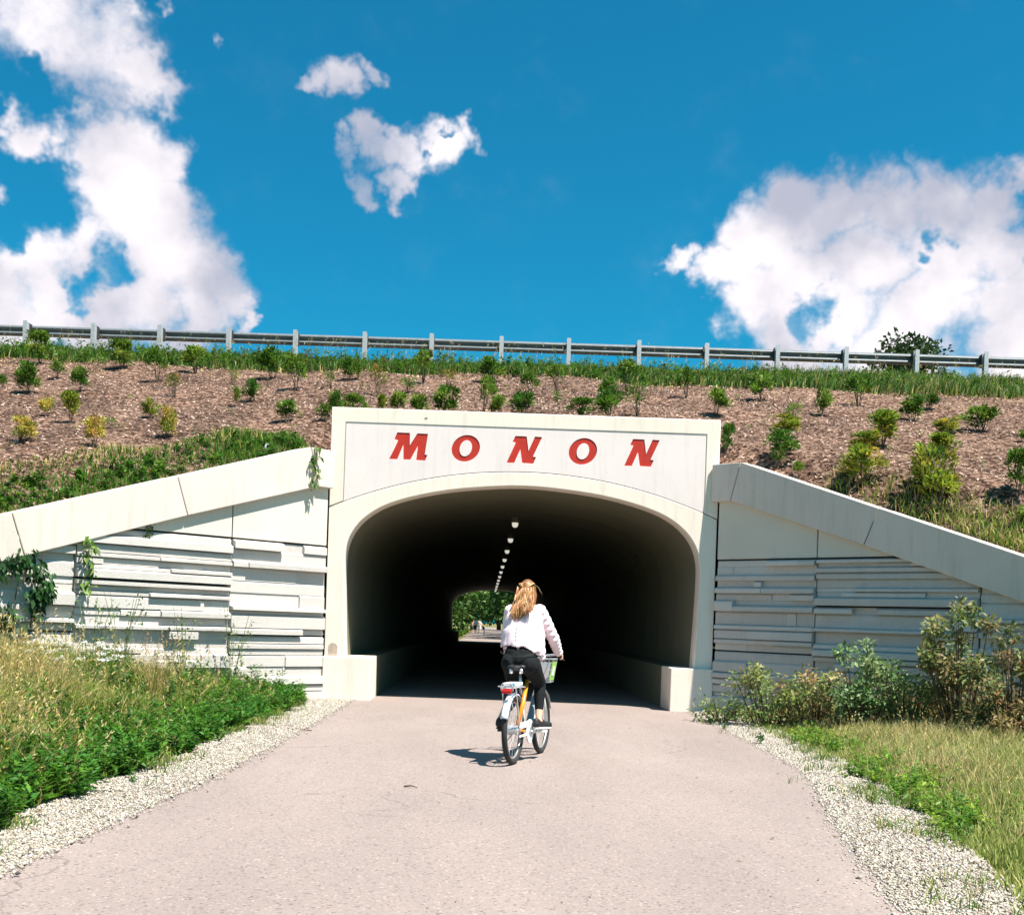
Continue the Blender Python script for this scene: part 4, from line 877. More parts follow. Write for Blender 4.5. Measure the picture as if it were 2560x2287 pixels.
# ---- bigger bushes at the shaded wall, vines and single weeds
def leaf_cluster(name, parent, P0, rad, nleaf, L, cols, wts, fold=.2, seed=1, Dd=None):
    g = np.random.default_rng(seed); nc = len(P0); k = g.integers(0, nc, nleaf); off = unit(g.normal(0, 1, (nleaf, 3))) * (g.random(nleaf) ** .45)[:, None] * np.array(rad)[k][:, None]
    P = np.array(P0)[k] + off; D = (off * 1.2 + g.normal(0, .12, (nleaf, 3)) + [0, 0, -.04]) if Dd is None else g.normal(0, .35, (nleaf, 3)) + np.array(Dd); Nn = g.normal(0, .5, (nleaf, 3)) + [0, -.3, .8]
    C = pal(cols, wts, nc, .25)[k] * g.uniform(.75, 1.25, (nleaf, 1)); mixm = g.random(nleaf) < .3; C[mixm] = pal(cols, wts, mixm.sum(), .2)
    ll = L * g.uniform(.6, 1.3, nleaf); v, f, c = leaves(P, D, Nn, ll, ll * .45, C, fold); return npmesh(name, v, f, M_leaf, C=c, parent=parent)
def bush(base, w, h, n, L, cols, wts, label, seed, dep=.5):
    g = random.Random(seed); e = empty('bush', base); tag(e, label, 'bush', 'bushes at the foot of the shaded wing wall'); P0, rad = [], []; st = MB()
    for k in range(int(16 + 18 * w)):
        a = g.uniform(0, 6.28); r = g.random() ** .6; z = h * g.uniform(.10, .92) * (1 - .25 * r * r); q = (math.cos(a) * r * w / 2, math.sin(a) * r * dep, z)
        P0.append(q); rad.append(g.uniform(.09, .20)); st.tube([(q[0] * .25, q[1] * .3, -.1), (q[0] * .7, q[1] * .7, z * .55), q], [.013, .009, .004], 5)
    st.build('stems', M_bark, e); leaf_cluster('foliage', e, P0, rad, int(n * 1.8), L * .9, cols, wts, seed=seed)
DG, DB = [(.12, .20, .05), (.19, .26, .075), (.30, .34, .12), (.30, .24, .10)], [(.33, .23, .10), (.20, .24, .07), (.38, .32, .14), (.15, .21, .055)]
def gpos(sx, Y): 
    q = ray(sx, 1700); x = q.x * Y; return (x, Y, gz(x, Y) - .02)
bush(gpos(1925, 15.6), 1.0, .95, 900, .085, DG, [3, 3, 2, 1], 'low green bush at the corner nearest the tunnel plinth', 51, .35)
bush(gpos(2040, 15.2), .95, .95, 800, .085, DB, [2, 3, 1, 2], 'brownish green bush beside the shaded wing wall, left of the tall pale green bush', 52, .35)
bush(gpos(2165, 14.6), .95, 1.40, 1000, .095, [(.13, .23, .075), (.20, .29, .11), (.30, .37, .16)], [3, 3, 2], 'tall pale green bush with drooping leaves in the middle of the shaded wall', 53, .4)
bush(gpos(2260, 14.3), .8, 1.15, 700, .085, DG, [2, 3, 2, 2], 'mixed green and brown bush between the tall pale bush and the biggest bush', 54, .4)
bush(gpos(2405, 13.7), 1.25, 1.80, 2000, .085, DB, [3, 3, 2, 3], 'biggest olive-brown bush at the low end of the shaded wall', 55, .6)
bush(gpos(2540, 13.0), 1.0, 1.55, 1400, .085, [(.28, .16, .07), (.22, .17, .07), (.13, .16, .05)], [2, 2, 3], 'olive-brown bush cut off by the right picture edge', 56, .5)
bush(gpos(1815, 16.2), .9, .45, 420, .07, DG, [3, 3, 2, 1], 'sprawling low green bush by the gravel at the shaded wall', 57, .3)
# vine over the left wall
vn = empty('climbing_vine', wing(-1, 5.4, .6, .1)); tag(vn, 'dark green climbing vine hanging over the left end of the sunlit wall', 'vine'); loc = Vector(vn.location)
g = random.Random(9); P0, rad = [], []
for k in range(46):
    t = g.uniform(4.6, 7.2); z = g.uniform(.75, captop(-1, t) - .62) if g.random() < .8 else captop(-1, t) - .66
    if t < 5.0 and z < 1.35: z += .5
    P0.append(tuple(wing(-1, t, z, .17) - loc)); rad.append(.17)
leaf_cluster('leaves', vn, P0, rad, 1500, .12, [(.022, .07, .018), (.035, .10, .022), (.06, .14, .03)], [3, 3, 1], seed=60, Dd=(.25, -.3, -.75))
mb = MB()
for k in range(9): t = 4.8 + k * .27; mb.tube([wing(-1, t, .3, .11) - loc, wing(-1, t + .1, 1.0, .12) - loc, wing(-1, t - .05, captop(-1, t) - .6, .14) - loc], .008, 5)
mb.build('stems', M_bark, vn)
def sprig(t, z0, z1, n, label, d=.2, L=.10, cols=((.05, .13, .02), (.09, .19, .03), (.14, .22, .04))):
    e = empty('vine_sprig', wing(-1, t, z1, d)); tag(e, label, 'vine'); P0 = [tuple(wing(-1, t + .05 * math.sin(k * 2), z1 + (z0 - z1) * k / 6, d) - Vector(e.location)) for k in range(7)]
    leaf_cluster('leaves', e, P0, [.07] * 7, n, L, list(cols), [3, 3, 2][:len(cols)], seed=int(t * 100), Dd=(.2, -.3, -.8)); mb = MB(); mb.tube(P0, .006, 5); mb.build('stem', M_bark, e)
sprig(4.15, captop(-1, 4.15) - .6, 1.62, 60, 'bright green vine sprig dangling below the left coping', .17, .13)
sprig(.42, 4.04, 3.44, 55, 'narrow green vine hanging over the top end of the left coping', .15, .11)
sprig(3.2, 2.62, 2.42, 30, 'small dark vine tuft under the left coping joint', .05, .08, ((.03, .08, .02), (.04, .10, .02)))
# wispy weeds against the sunlit wall
def wisp(t, dist, h, label, seed, nl=90):
    b = wing(-1, t, 0, dist); b.z = gz(b.x, b.y) - .03; e = empty('tall_weed', b); tag(e, label, 'weed'); g = random.Random(seed); mb = MB(); P = []
    for k in range(6):
        a = g.uniform(-.28, .28); pts = [(0, 0, 0), (a * .4 * h, g.uniform(-.05, .05), h * .5), (a * h, g.uniform(-.1, .1), h * g.uniform(.75, 1.05))]; mb.tube(pts, [.006, .005, .003], 5)
        for j in range(nl // 6):
            u = g.uniform(.25, 1); q = Vector(pts[0]).lerp(Vector(pts[2]), u); P.append((q.x + g.gauss(0, .035), q.y + g.gauss(0, .035), q.z))
    mb.build('stems', MATS['weed_stem'], e); leaf_cluster('leaves', e, P, [.03] * len(P), len(P) * 2, .05, [(.07, .14, .03), (.12, .20, .05), (.20, .22, .08)], [2, 3, 1], seed=seed)
plain('weed_stem', (.12, .16, .06), .8)
wisp(1.95, .35, 1.30, 'tall wispy green weed in front of the joint of the sunlit wall', 71, 130)
wisp(2.75, .35, 1.15, 'thin feathery weed before the middle of the sunlit wall', 72)
wisp(3.75, .4, 1.40, 'tall thin weed with fine leaves near the vine on the sunlit wall', 73, 110)
wisp(4.2, .5, 1.15, 'pale feathery weed just right of the dark vine', 74, 90)
# straw tuft with long arching stalks
e = empty('grass_tuft', (-3.95, 13.2, gz(-3.95, 13.2) - .03)); tag(e, 'straw coloured tuft with long arching stalks on the left verge', 'grass tuft')
n = 130; ang = nr.uniform(0, 6.28, n); ln = np.c_[nr.normal(.12, .33, n), nr.normal(0, .2, n)]; hh = nr.uniform(.55, 1.0, n); P = np.c_[np.cos(ang) * .1, np.sin(ang) * .1, np.zeros(n)]
m1 = blades(P, hh, np.full(n, .007), ln, pal([ST, GY], [2, 1], n), pal([SD, ST, (.38, .22, .10)], [3, 2, 2], n)); m2 = seeds(P, hh, ln, pal([SD, (.42, .25, .12)], [1, 1], n), .05)
v, f, c = cat(m1, m2); npmesh('stalks', v, f, M_grass, C=c, parent=e)
# white umbels
e = empty('wildflower', (-4.75, 13.0, gz(-4.75, 13.0))); tag(e, 'patch of white umbel wildflowers in the left verge grass', 'wildflower'); mb = MB(); P = []
g = random.Random(4)
for k in range(26):
    a, b = g.uniform(-.55, .55), g.uniform(-.3, .3); hz = g.uniform(.42, .66); mb.tube([(a * .8, b * .8, -.05), (a, b, hz)], .004, 5)
    for j in range(26): P.append((a + g.gauss(0, .03), b + g.gauss(0, .03), hz + g.uniform(-.008, .012)))
mb.build('stems', MATS['weed_stem'], e); leaf_cluster('flowers', e, P, [.012] * len(P), len(P) * 2, .022, [(.75, .74, .68), (.82, .82, .78)], [1, 1], seed=8)
# yellow flowers on the right crest
x = nr.uniform(15.0, 19, 90); y = nr.uniform(26.6, 28.6, 90); z = np.array([bank(a, b) for a, b in zip(x, y)]); idx = np.repeat(np.arange(90), 10)
P = np.c_[x, y, z + nr.uniform(.25, .5, 90)][idx] + nr.normal(0, .06, (900, 3)); v, f, c = leaves(P, nr.normal(0, 1, (900, 3)), nr.normal(0, 1, (900, 3)) + [0, 0, 1], np.full(900, .06), np.full(900, .05), pal([(.75, .50, .03), (.65, .45, .03)], [1, 1], 900))
o = npmesh('yellow_flowers', v, f, M_leaf, C=c); tag(o, 'yellow flowers in the grass at the right end of the crest', 'flowers', kind='stuff')
# ================================================================== BICYCLE AND RIDER
M_tyre = plain('tyre_rubber', (.018, .018, .018), .8)
M_alu = plain('brushed_aluminium', (.72, .73, .75), .35, .7)
M_rim = plain('rim_aluminium', (.42, .42, .42), .4, .6)
M_orange = plain('orange_paint', (.82, .24, .012), .35, 0, .5)
M_silver = plain('fender_silver', (.70, .74, .82), .4, .15)
M_white = plain('white_plastic', (.80, .80, .78), .4)
M_grey = plain('grey_paint', (.20, .24, .26), .4)
M_black = plain('black_rubber', (.015, .015, .016), .55)
M_red = plain('red_reflector', (.70, .02, .015), .3)
M_teal = plain('teal_print', (.10, .42, .55), .5)
M_lime = plain('lime_print', (.32, .62, .10), .5)
M_skin = plain('skin', (.68, .38, .27), .55, 0, .35, .06, 12)
M_shoe = plain('shoe_black', (.012, .012, .013), .6)
M_sole = plain('shoe_sole', (.75, .74, .72), .6)
def cloth(name, c, bs, st, fold=0.0):
    m, nt, b = nodes(name); L = nt.links.new; b.inputs['Base Color'].default_value = (*c, 1); b.inputs['Roughness'].default_value = .85; b.inputs['Specular IOR Level'].default_value = .15
    tco = N(nt, 'ShaderNodeTexCoord'); mp = N(nt, 'ShaderNodeMapping'); mp.inputs['Scale'].default_value = (1, 1, .35); L(tco.outputs['Object'], mp.inputs[0])
    n = N(nt, 'ShaderNodeTexNoise'); n.inputs['Scale'].default_value = bs; n.inputs['Detail'].default_value = 3; L(mp.outputs[0], n.inputs['Vector'])
    bp = N(nt, 'ShaderNodeBump'); bp.inputs['Strength'].default_value = st; bp.inputs['Distance'].default_value = .03; L(n.outputs['Fac'], bp.inputs['Height']); L(bp.outputs[0], b.inputs['Normal'])
    return m
M_blouse = cloth('pale_pink_cotton', (.84, .66, .70), 9, .25)
M_legging = cloth('black_jersey', (.010, .012, .013), 14, .5)
HEAD = math.atan2(.956, .295)
bike = empty('bicycle', (.30, 10.53, .012)); bike.rotation_euler = (R(-1.5), 0, HEAD)
tag(bike, 'orange and white city bicycle with rear rack ridden towards the tunnel', 'bicycle')
WR = .325
def wheel(x):
    mb = MB(); mb.torus((0, 0, 0), WR - .025, .027, 48, 10); w = mb.build('wheel', M_tyre, bike, sm=True, org=None); w.location = (x, 0, WR)
    rb = MB(); rb.torus((0, 0, 0), WR - .058, .011, 48, 8); rb.build('rim', M_rim, w, sm=True)
    sp = MB()
    for k in range(28):
        a = 2 * math.pi * k / 28; s = .028 if k % 2 else -.028; a2 = a + (.5 if k % 4 < 2 else -.5)
        sp.tube([(.022 * math.cos(a2), s, .022 * math.sin(a2)), ((WR - .055) * math.cos(a), 0, (WR - .055) * math.sin(a))], .0016, 4)
    sp.build('spokes', M_rim, w)
    hb = MB(); hb.tube([(0, -.05, 0), (0, .05, 0)], .024 if x > .5 else .045, 14); hb.tube([(0, -.075, 0), (0, .075, 0)], .008, 8); hb.build('hub', M_alu, w, sm=False)
wheel(0); wheel(1.06)
def fender(x, a0, a1, r, wd, mat):
    V = []; Fq = []; n = 22
    for i in range(n + 1):
        a = a0 + (a1 - a0) * i / n
        for j, (yy, dr) in enumerate(((-wd, -.018), (-wd * .6, 0), (0, .006), (wd * .6, 0), (wd, -.018))): V.append((x + (r + dr) * math.cos(a), yy, WR + (r + dr) * math.sin(a)))
    for i in range(n):
        for j in range(4): Fq.append((i * 5 + j, i * 5 + j + 1, i * 5 + j + 6, i * 5 + j + 5))
    o = mk('fender', V, Fq, mat, bike, True); m = o.modifiers.new('t', 'SOLIDIFY'); m.thickness = .003
fender(0, R(158), R(45), WR + .025, .035, M_silver)
fender(1.06, R(15 + 180), R(20), WR + .025, .033, M_white)
BB = Vector((.38, 0, .285)); ST_ = Vector((.27, 0, .62)); HT = Vector((.89, 0, .80)); HB = Vector((.93, 0, .66))
def bt(name, pts, r, mat, n=10, parent=bike, sq=1.0): mb = MB(); mb.tube(pts, r, n, sq=sq); return mb.build(name, mat, parent, sm=True)
bt('seat_tube', [BB, ST_], .021, M_white); bt('head_tube', [HT + Vector((-.01, 0, .05)), HB], .024, M_orange)
bt('down_tube', [HB + Vector((0, 0, .04)), (.62, 0, .37), BB + Vector((.03, 0, .02))], [.034, .036, .036], M_grey)
for s in (-1, 1):
    bt('seat_stay', [(.0, s * .068, WR), (.13, s * .060, .56), (.262, s * .028, .70)], .009, M_alu); bt('chain_stay', [(0, s * .066, WR), (.22, s * .05, .30), BB + Vector((-.02, s * .03, 0))], .012, M_orange)
    bt('fork_blade', [HB + Vector((.0, s * .02, 0)), (.96, s * .055, .60), (1.06, s * .058, WR)], .013, M_white)
    bt('fender_stay', [(0, s * .07, WR), (-.20, s * .036, WR + .285)], .0035, M_alu, 6)
bt('frame_tube', [(.005, -.045, .385), (.14, -.058, .575), (.285, -.06, .79)], [.021, .0215, .019], M_orange)
bt('seat_post', [ST_, (.235, 0, .885)], .0145, M_alu); bt('seat_clamp', [(.275, 0, .60), (.268, 0, .635)], .027, M_black)
sd_ = MB(); sd_.ell((.17, 0, .915), (.12, .105, .035)); sd_.ell((.15, .055, .925), (.085, .06, .03)); sd_.ell((.15, -.055, .925), (.085, .06, .03)); sd_.cap((.20, 0, .915), (.38, 0, .918), .05, .022)
o = link('saddle', remesh(sd_, .009, 5), M_black, bike)
mb = MB()
for s in (-1, 1): mb.tube([(.12, s * .045, .885), (.2, s * .02, .872), (.32, s * .02, .885)], .004, 6)
mb.build('saddle_rails', M_alu, bike)
for s in (-1, 1): bt('spring', [(.09, s * .05, .86), (.09, s * .05, .905)], .018, M_alu, 10)
# rack
rk = MB(); RZ = .735
rk.tube([(.16, -.05, RZ), (-.16, -.065, RZ), (-.22, -.05, RZ), (-.235, 0, RZ), (-.22, .05, RZ), (-.16, .065, RZ), (.16, .05, RZ)], .0065, 8)
for x in (-.1, .02): rk.tube([(x, -.062, RZ), (x, .062, RZ)], .005, 6)
rk.tube([(-.06, -.135, RZ + .005), (-.06, .135, RZ + .005)], .006, 8)
for s in (-1, 1): rk.tube([(-.15, s * .066, RZ), (-.03, s * .075, WR + .05)], .0055, 6)
rk.tube([(-.215, -.055, RZ - .03), (-.225, -.06, RZ + .01), (-.225, -.045, RZ + .04), (-.225, .045, RZ + .04), (-.225, .06, RZ + .01), (-.215, .055, RZ - .03)], .005, 6)
rack = rk.build('rear_rack', M_alu, bike)
pl = MB(); pl.box((-.15, -.06, RZ + .012), (.12, .06, RZ + .045)); pl.build('rack_plate', M_white, bike, bevel=.006)
pl = MB(); pl.box((-.1525, -.055, RZ + .017), (-.1515, -.01, RZ + .040)); pl.build('plate_stripe', M_teal, bike)
rl = MB(); rl.box((-.245, -.048, RZ - .052), (-.222, .048, RZ - .012)); rlo = rl.build('tail_light', M_red, bike, bevel=.006)
rl = MB(); rl.box((-.2475, -.047, RZ - .034), (-.2455, .047, RZ - .030)); rl.build('bezel', plain('red_dark', (.30, .01, .01), .4), rlo)
# drive
cg = MB(); cg.tube([(.38, -.055, .285), (.38, -.072, .285)], .118, 28); chain = cg.build('chain_guard', M_white, bike, bevel=.004)
cg = MB(); cg.box((.0, -.072, .335), (.37, -.058, .395)); cg.box((.0, -.072, .255), (.37, -.058, .275)); cg.build('guard_arm', M_white, chain, bevel=.004)
cg = MB(); cg.tube([(.38, -.073, .285), (.38, -.078, .285)], .05, 20); cg.build('spider', M_grey, chain)
PR, PLf = Vector((.38 + .16, 0, .275)), Vector((.38 - .16, 0, .30))
bt('crank', [(.38, -.08, .285), (PR.x, -.095, PR.z)], .011, M_alu); bt('crank', [(.38, .065, .285), (PLf.x, .095, PLf.z)], .011, M_alu)
for p, y in ((PR, -.15), (PLf, .165)):
    mb = MB(); mb.box((p.x - .045, y - .045, p.z - .011), (p.x + .045, y + .045, p.z + .011)); mb.build('pedal', M_black if y > 0 else M_white, bike, bevel=.004)
bt('kickstand', [(.20, .06, .27), (-.10, .085, .165)], .007, M_alu)
# cockpit
bt('stem', [HT, (.87, 0, .99)], .014, M_alu)
hbp = lambda s: [(.87, 0, .99), (.90, s * .10, 1.02), (.89, s * .205, 1.03), (.79, s * .262, 1.01)]
for s in (-1, 1):
    bt('handlebar', hbp(s), .0115, M_alu); bt('grip', [(.875, s * .217, 1.028), (.765, s * .274, 1.006)], .0165, M_black); bt('brake_lever', [(.91, s * .20, 1.02), (.90, s * .25, .99), (.82, s * .30, .975)], .006, M_black)
    bt('brake_cable', [(.91, s * .16, 1.02), (.99, s * .10, 1.0), (.97, s * .03, .88), (.93, 0, .72)], .004, M_black, 6)
# basket in front of the bar
bk = MB(); bx0, bx1, bz0, bz1, bw0, bw1 = .96, 1.18, .74, .98, .10, .145
def bp(x, u, z): k = (z - bz0) / (bz1 - bz0); return (x, u * (bw0 + (bw1 - bw0) * k), z)
for z in (bz0, bz0 + .06, bz0 + .13, bz0 + .20, bz1): bk.tube([bp(bx0, -1, z), bp(bx1, -1, z), bp(bx1, 1, z), bp(bx0, 1, z)], .006 if z == bz1 else .0028, 6, closed=True)
for k in range(6):
    x = bx0 + (bx1 - bx0) * k / 5
    for s in (-1, 1): bk.tube([bp(x, s, bz0), bp(x, s, bz1)], .0028, 5)
    bk.tube([bp(x, -1, bz0), bp(x, 1, bz0)], .0028, 5)
for k in range(1, 7):
    u = -1 + 2 * k / 7
    for x in (bx0, bx1): bk.tube([bp(x, u, bz0), bp(x, u, bz1)], .0028, 5)
basket = bk.build('basket', M_alu, bike)
V = [Vector(bp(bx0 + .02, -1.04, bz0 + .02)), Vector(bp(bx1 - .02, -1.04, bz0 + .02)), Vector(bp(bx1 - .02, -1.04, bz1 - .03)), Vector(bp(bx0 + .02, -1.04, bz1 - .03))]
for nm, mat, a, b, oy in (('side_panel', M_lime, 0, 1, 0), ('panel_print', M_white, .25, .75, -.004)):
    w4 = [V[0].lerp(V[1], a).lerp(V[3].lerp(V[2], a), a), V[0].lerp(V[1], b).lerp(V[3].lerp(V[2], b), a), V[0].lerp(V[1], b).lerp(V[3].lerp(V[2], b), b), V[0].lerp(V[1], a).lerp(V[3].lerp(V[2], a), b)]
    q = [p + Vector((0, oy, 0)) for p in w4] + [p + Vector((0, oy + .003, 0)) for p in w4]
    mk(nm, q, [(0, 1, 2, 3), (7, 6, 5, 4), (0, 4, 5, 1), (1, 5, 6, 2), (2, 6, 7, 3), (3, 7, 4, 0)], mat, basket)
V = [Vector(bp(bx0 - .004, u, z)) for u, z in ((-.95, bz0 + .02), (.95, bz0 + .02), (.95, bz1 - .03), (-.95, bz1 - .03))]
q = V + [p - Vector((.003, 0, 0)) for p in V]; mk('rear_panel', q, [(3, 2, 1, 0), (4, 5, 6, 7), (0, 1, 5, 4), (1, 2, 6, 5), (2, 3, 7, 6), (3, 0, 4, 7)], plain('basket_grey', (.50, .54, .58), .4), basket)
bt('front_light', [(1.25, 0, .80), (1.28, 0, .80)], .03, M_white, 12)

# ---- rider (same frame as the bicycle)
rider = empty('person', bike.location); rider.rotation_euler = bike.rotation_euler; rider.scale = (1, .92, 1)
tag(rider, 'person with long wavy blond hair riding in pale pink blouse and black leggings', 'person')
HIP = {-1: Vector((.27, -.09, .95)), 1: Vector((.27, .09, .95))}; KNEE = {-1: Vector((.60, -.115, .75)), 1: Vector((.50, .135, .63))}
ANK = {-1: Vector((.47, -.14, .385)), 1: Vector((.13, .18, .41))}; TOE = {-1: Vector((.60, -.19, .315)), 1: Vector((.27, .19, .335))}
SHO = {-1: Vector((.41, -.165, 1.455)), 1: Vector((.41, .165, 1.455))}; ELB = {-1: Vector((.56, -.275, 1.20)), 1: Vector((.58, .255, 1.21))}; WRI = {-1: Vector((.755, -.285, 1.055)), 1: Vector((.755, .285, 1.055))}
HC = Vector((.50, 0, 1.655))
mb = MB()
mb.ell((.24, 0, .99), (.125, .165, .11)); mb.cap((.25, 0, 1.02), (.33, 0, 1.22), .125, .115); mb.cap((.33, 0, 1.22), (.40, 0, 1.40), .115, .12); mb.cap((.40, -.12, 1.43), (.40, .12, 1.43), .07, .07)
mb.cap((.42, 0, 1.45), (.47, 0, 1.57), .055, .05)
mb.ell(HC, (.098, .076, .115)); mb.ell(HC + Vector((.03, 0, -.05)), (.07, .06, .075)); mb.cap(HC + Vector((.098, 0, .0)), HC + Vector((.115, 0, -.03)), .011, .014)
mb.ell(HC + Vector((.092, 0, -.065)), (.012, .024, .010))
for s in (-1, 1):
    mb.ell(HC + Vector((-.005, s * .078, -.01)), (.018, .01, .03))
    mb.cap(HIP[s], KNEE[s], .092, .062); mb.cap(KNEE[s], KNEE[s].lerp(ANK[s], .45), .058, .052); mb.cap(KNEE[s].lerp(ANK[s], .45), ANK[s], .052, .034); mb.cap(ANK[s], TOE[s], .036, .03)
    mb.cap(SHO[s], ELB[s], .050, .038); mb.cap(ELB[s], WRI[s], .038, .026)
    pc = Vector((.795, s * .285, 1.035)); mb.cap(WRI[s], pc, .026, .03, sq=.7); mb.cap(pc + Vector((-.02, 0, .006)), pc + Vector((.03, -s * .015, .008)), .022, .02)
    for k in range(4):                                        # four fingers closed round the grip
        b0 = Vector((.775 + k * .024, s * (.302 - k * .012), 1.036 + k * .005)); ln_ = (.030, .034, .032, .026)[k]
        mb.cap(b0, b0 + Vector((.008, s * .016, -.012)), .0092, .009); mb.cap(b0 + Vector((.008, s * .016, -.012)), b0 + Vector((.004, s * .016, -.014 - ln_)), .009, .0085); mb.cap(b0 + Vector((.004, s * .016, -.014 - ln_)), b0 + Vector((-.004, -s * .006, -.022 - ln_)), .0085, .008)
    t0 = Vector((.80, s * .272, 1.035)); mb.cap(t0, t0 + Vector((.028, -s * .012, -.012)), .0105, .0098); mb.cap(t0 + Vector((.028, -s * .012, -.012)), t0 + Vector((.045, -s * .014, -.034)), .0098, .0085)
link('body', remesh(mb, .0085, 3), M_skin, rider)
for s in (-1, 1):
    ey = MB(); ey.ell(HC + Vector((.086, s * .031, .005)), (.010, .012, .009), nu=10, nv=6); ey.build('eye', plain('eye', (.06, .05, .04), .3), rider, sm=True)
# leggings
mb = MB(); mb.ell((.235, 0, .985), (.142, .196, .128)); mb.ell((.20, -.088, .955), (.118, .107, .112)); mb.ell((.20, .088, .955), (.118, .107, .112)); mb.cap((.245, -.05, 1.03), (.275, -.045, 1.10), .130, .105); mb.cap((.245, .05, 1.03), (.275, .045, 1.10), .130, .105)
for s in (-1, 1):
    e_ = KNEE[s].lerp(ANK[s], .70); mb.cap(HIP[s], KNEE[s], .110, .070); mb.cap(HIP[s] + Vector((.02, s * .01, -.02)), HIP[s].lerp(KNEE[s], .55), .112, .09); mb.cap(KNEE[s], KNEE[s].lerp(ANK[s], .35), .068, .064); mb.cap(KNEE[s].lerp(ANK[s], .35), e_, .064, .046)
leg = link('leggings', remesh(mb, .010, 4), M_legging, rider)
wb = MB(); pts = [(.225 + .158 * math.cos(a), .205 * math.sin(a), 1.062 + .03 * math.cos(a) - .012 * math.cos(2 * a)) for a in np.linspace(0, 2 * math.pi, 40, endpoint=False)]; wb.tube(pts, .0045, 6, closed=True); wb.build('waist_seam', plain('seam_black', (.008, .008, .009), .8), leg, sm=True)
# blouse: loose, hem dropping to the right
mb = MB(); mb.cap((.40, -.11, 1.445), (.40, .11, 1.445), .08, .08); mb.cap((.40, 0, 1.42), (.36, 0, 1.28), .115, .160, n=20); mb.cap((.35, -.09, 1.36), (.31, -.10, 1.20), .115, .130); mb.cap((.35, .09, 1.36), (.31, .09, 1.21), .115, .125)
mb.cap((.42, 0, 1.47), (.455, 0, 1.52), .075, .062); mb.cap((.325, 0, 1.22), (.295, 0, 1.10), .160, .168, n=20); mb.cap((.325, -.06, 1.22), (.30, -.07, 1.10), .155, .160, n=20); mb.cap((.325, .06, 1.22), (.30, .07, 1.10), .155, .155, n=20); mb.cap((.40, -.05, 1.40), (.33, -.08, 1.22), .115, .15, n=20); mb.cap((.40, .05, 1.40), (.33, .08, 1.22), .115, .15, n=20); mb.cap((.36, -.15, 1.24), (.40, -.175, 1.02), .065, .05); mb.cap((.40, -.175, 1.05), (.43, -.18, .985), .045, .022)
for s in (-1, 1):
    mb.cap(SHO[s] + Vector((0, -s * .01, .0)), ELB[s], .076, .055); mb.cap(ELB[s], WRI[s] + Vector((-.02, 0, 0)), .055, .042); mb.cap(ELB[s] + Vector((0, 0, -.008)), ELB[s].lerp(WRI[s], .5) + Vector((0, s * .003, -.010)), .054, .049); mb.ell(WRI[s] + Vector((-.012, 0, 0)), (.042, .046, .040))
bl = remesh(mb, .0085, 4)
bmx = bmesh.new(); bmx.from_mesh(bl); hs = np.random.default_rng(2)
for v in bmx.verts:                                           # folds, then cut the hem along a slanting plane
    p = v.co; f_ = .004 * math.sin(p.y * 44 + 1.2 * math.sin(p.z * 9)) * max(0, min(1, (1.36 - p.z) / .2)) + .001 * math.sin(p.z * 40 + p.y * 25 + p.x * 20)
    if abs(p.y) > .2: f_ += .0045 * math.sin((p.x - p.z) * 75 + p.y * 20)
    v.co = p + v.normal * f_
low = [v for v in bmx.verts if abs(v.co.y) < .24 and v.co.x < .60 and v.co.z < 1.115 - .008 * math.cos(v.co.y * 30) - (max(0, -.05 - v.co.y) * .55 + (.20 if v.co.y < -.15 and v.co.x > .32 else 0))]
bmesh.ops.delete(bmx, geom=low, context='VERTS'); bmx.to_mesh(bl); bmx.free(); smooth(bl)
blo = link('blouse', bl, M_blouse, rider); md = blo.modifiers.new('t', 'SOLIDIFY'); md.thickness = .004; md.offset = 1
bvh_pts = np.array([v.co[:] for v in bl.vertices])
for k in range(6):
    z = 1.37 - k * .037; sel = bvh_pts[(np.abs(bvh_pts[:, 1] - .025) < .02) & (np.abs(bvh_pts[:, 2] - z) < .015)]
    if len(sel): xb = sel[:, 0].min(); u_ = MB(); u_.tube([(xb - .008, .025, z), (xb + .004, .025, z)], .0055, 10); u_.build('button', plain('button', (.50, .34, .38), .5) if k == 0 else MATS['button'], blo, sm=False)
# shoes
for s in (-1, 1):
    a, t = ANK[s], TOE[s]; d_ = (t - a); d_.z = 0; d_.normalize(); heel = a - d_ * .045; heel.z = t.z + .01
    mb = MB(); mb.cap(heel + Vector((0, 0, .03)), t + d_ * .05 + Vector((0, 0, .015)), .042, .036, sq=1); mb.cap(heel + Vector((0, 0, .055)), a.lerp(t, .35) + Vector((0, 0, .01)), .036, .034)
    me = remesh(mb, .008, 3); so_ = link('shoe', me, M_shoe, rider)
    mb = MB(); mb.tube([heel - d_ * .025 + Vector((0, 0, -.012)), heel + d_ * .05 + Vector((0, 0, -.012)), t + Vector((0, 0, -.012)), t + d_ * .075 + Vector((0, 0, -.008))], [.032, .036, .045, .022], 12, sq=.32); mb.build('sole', M_sole if s < 0 else M_shoe, so_, sm=True)
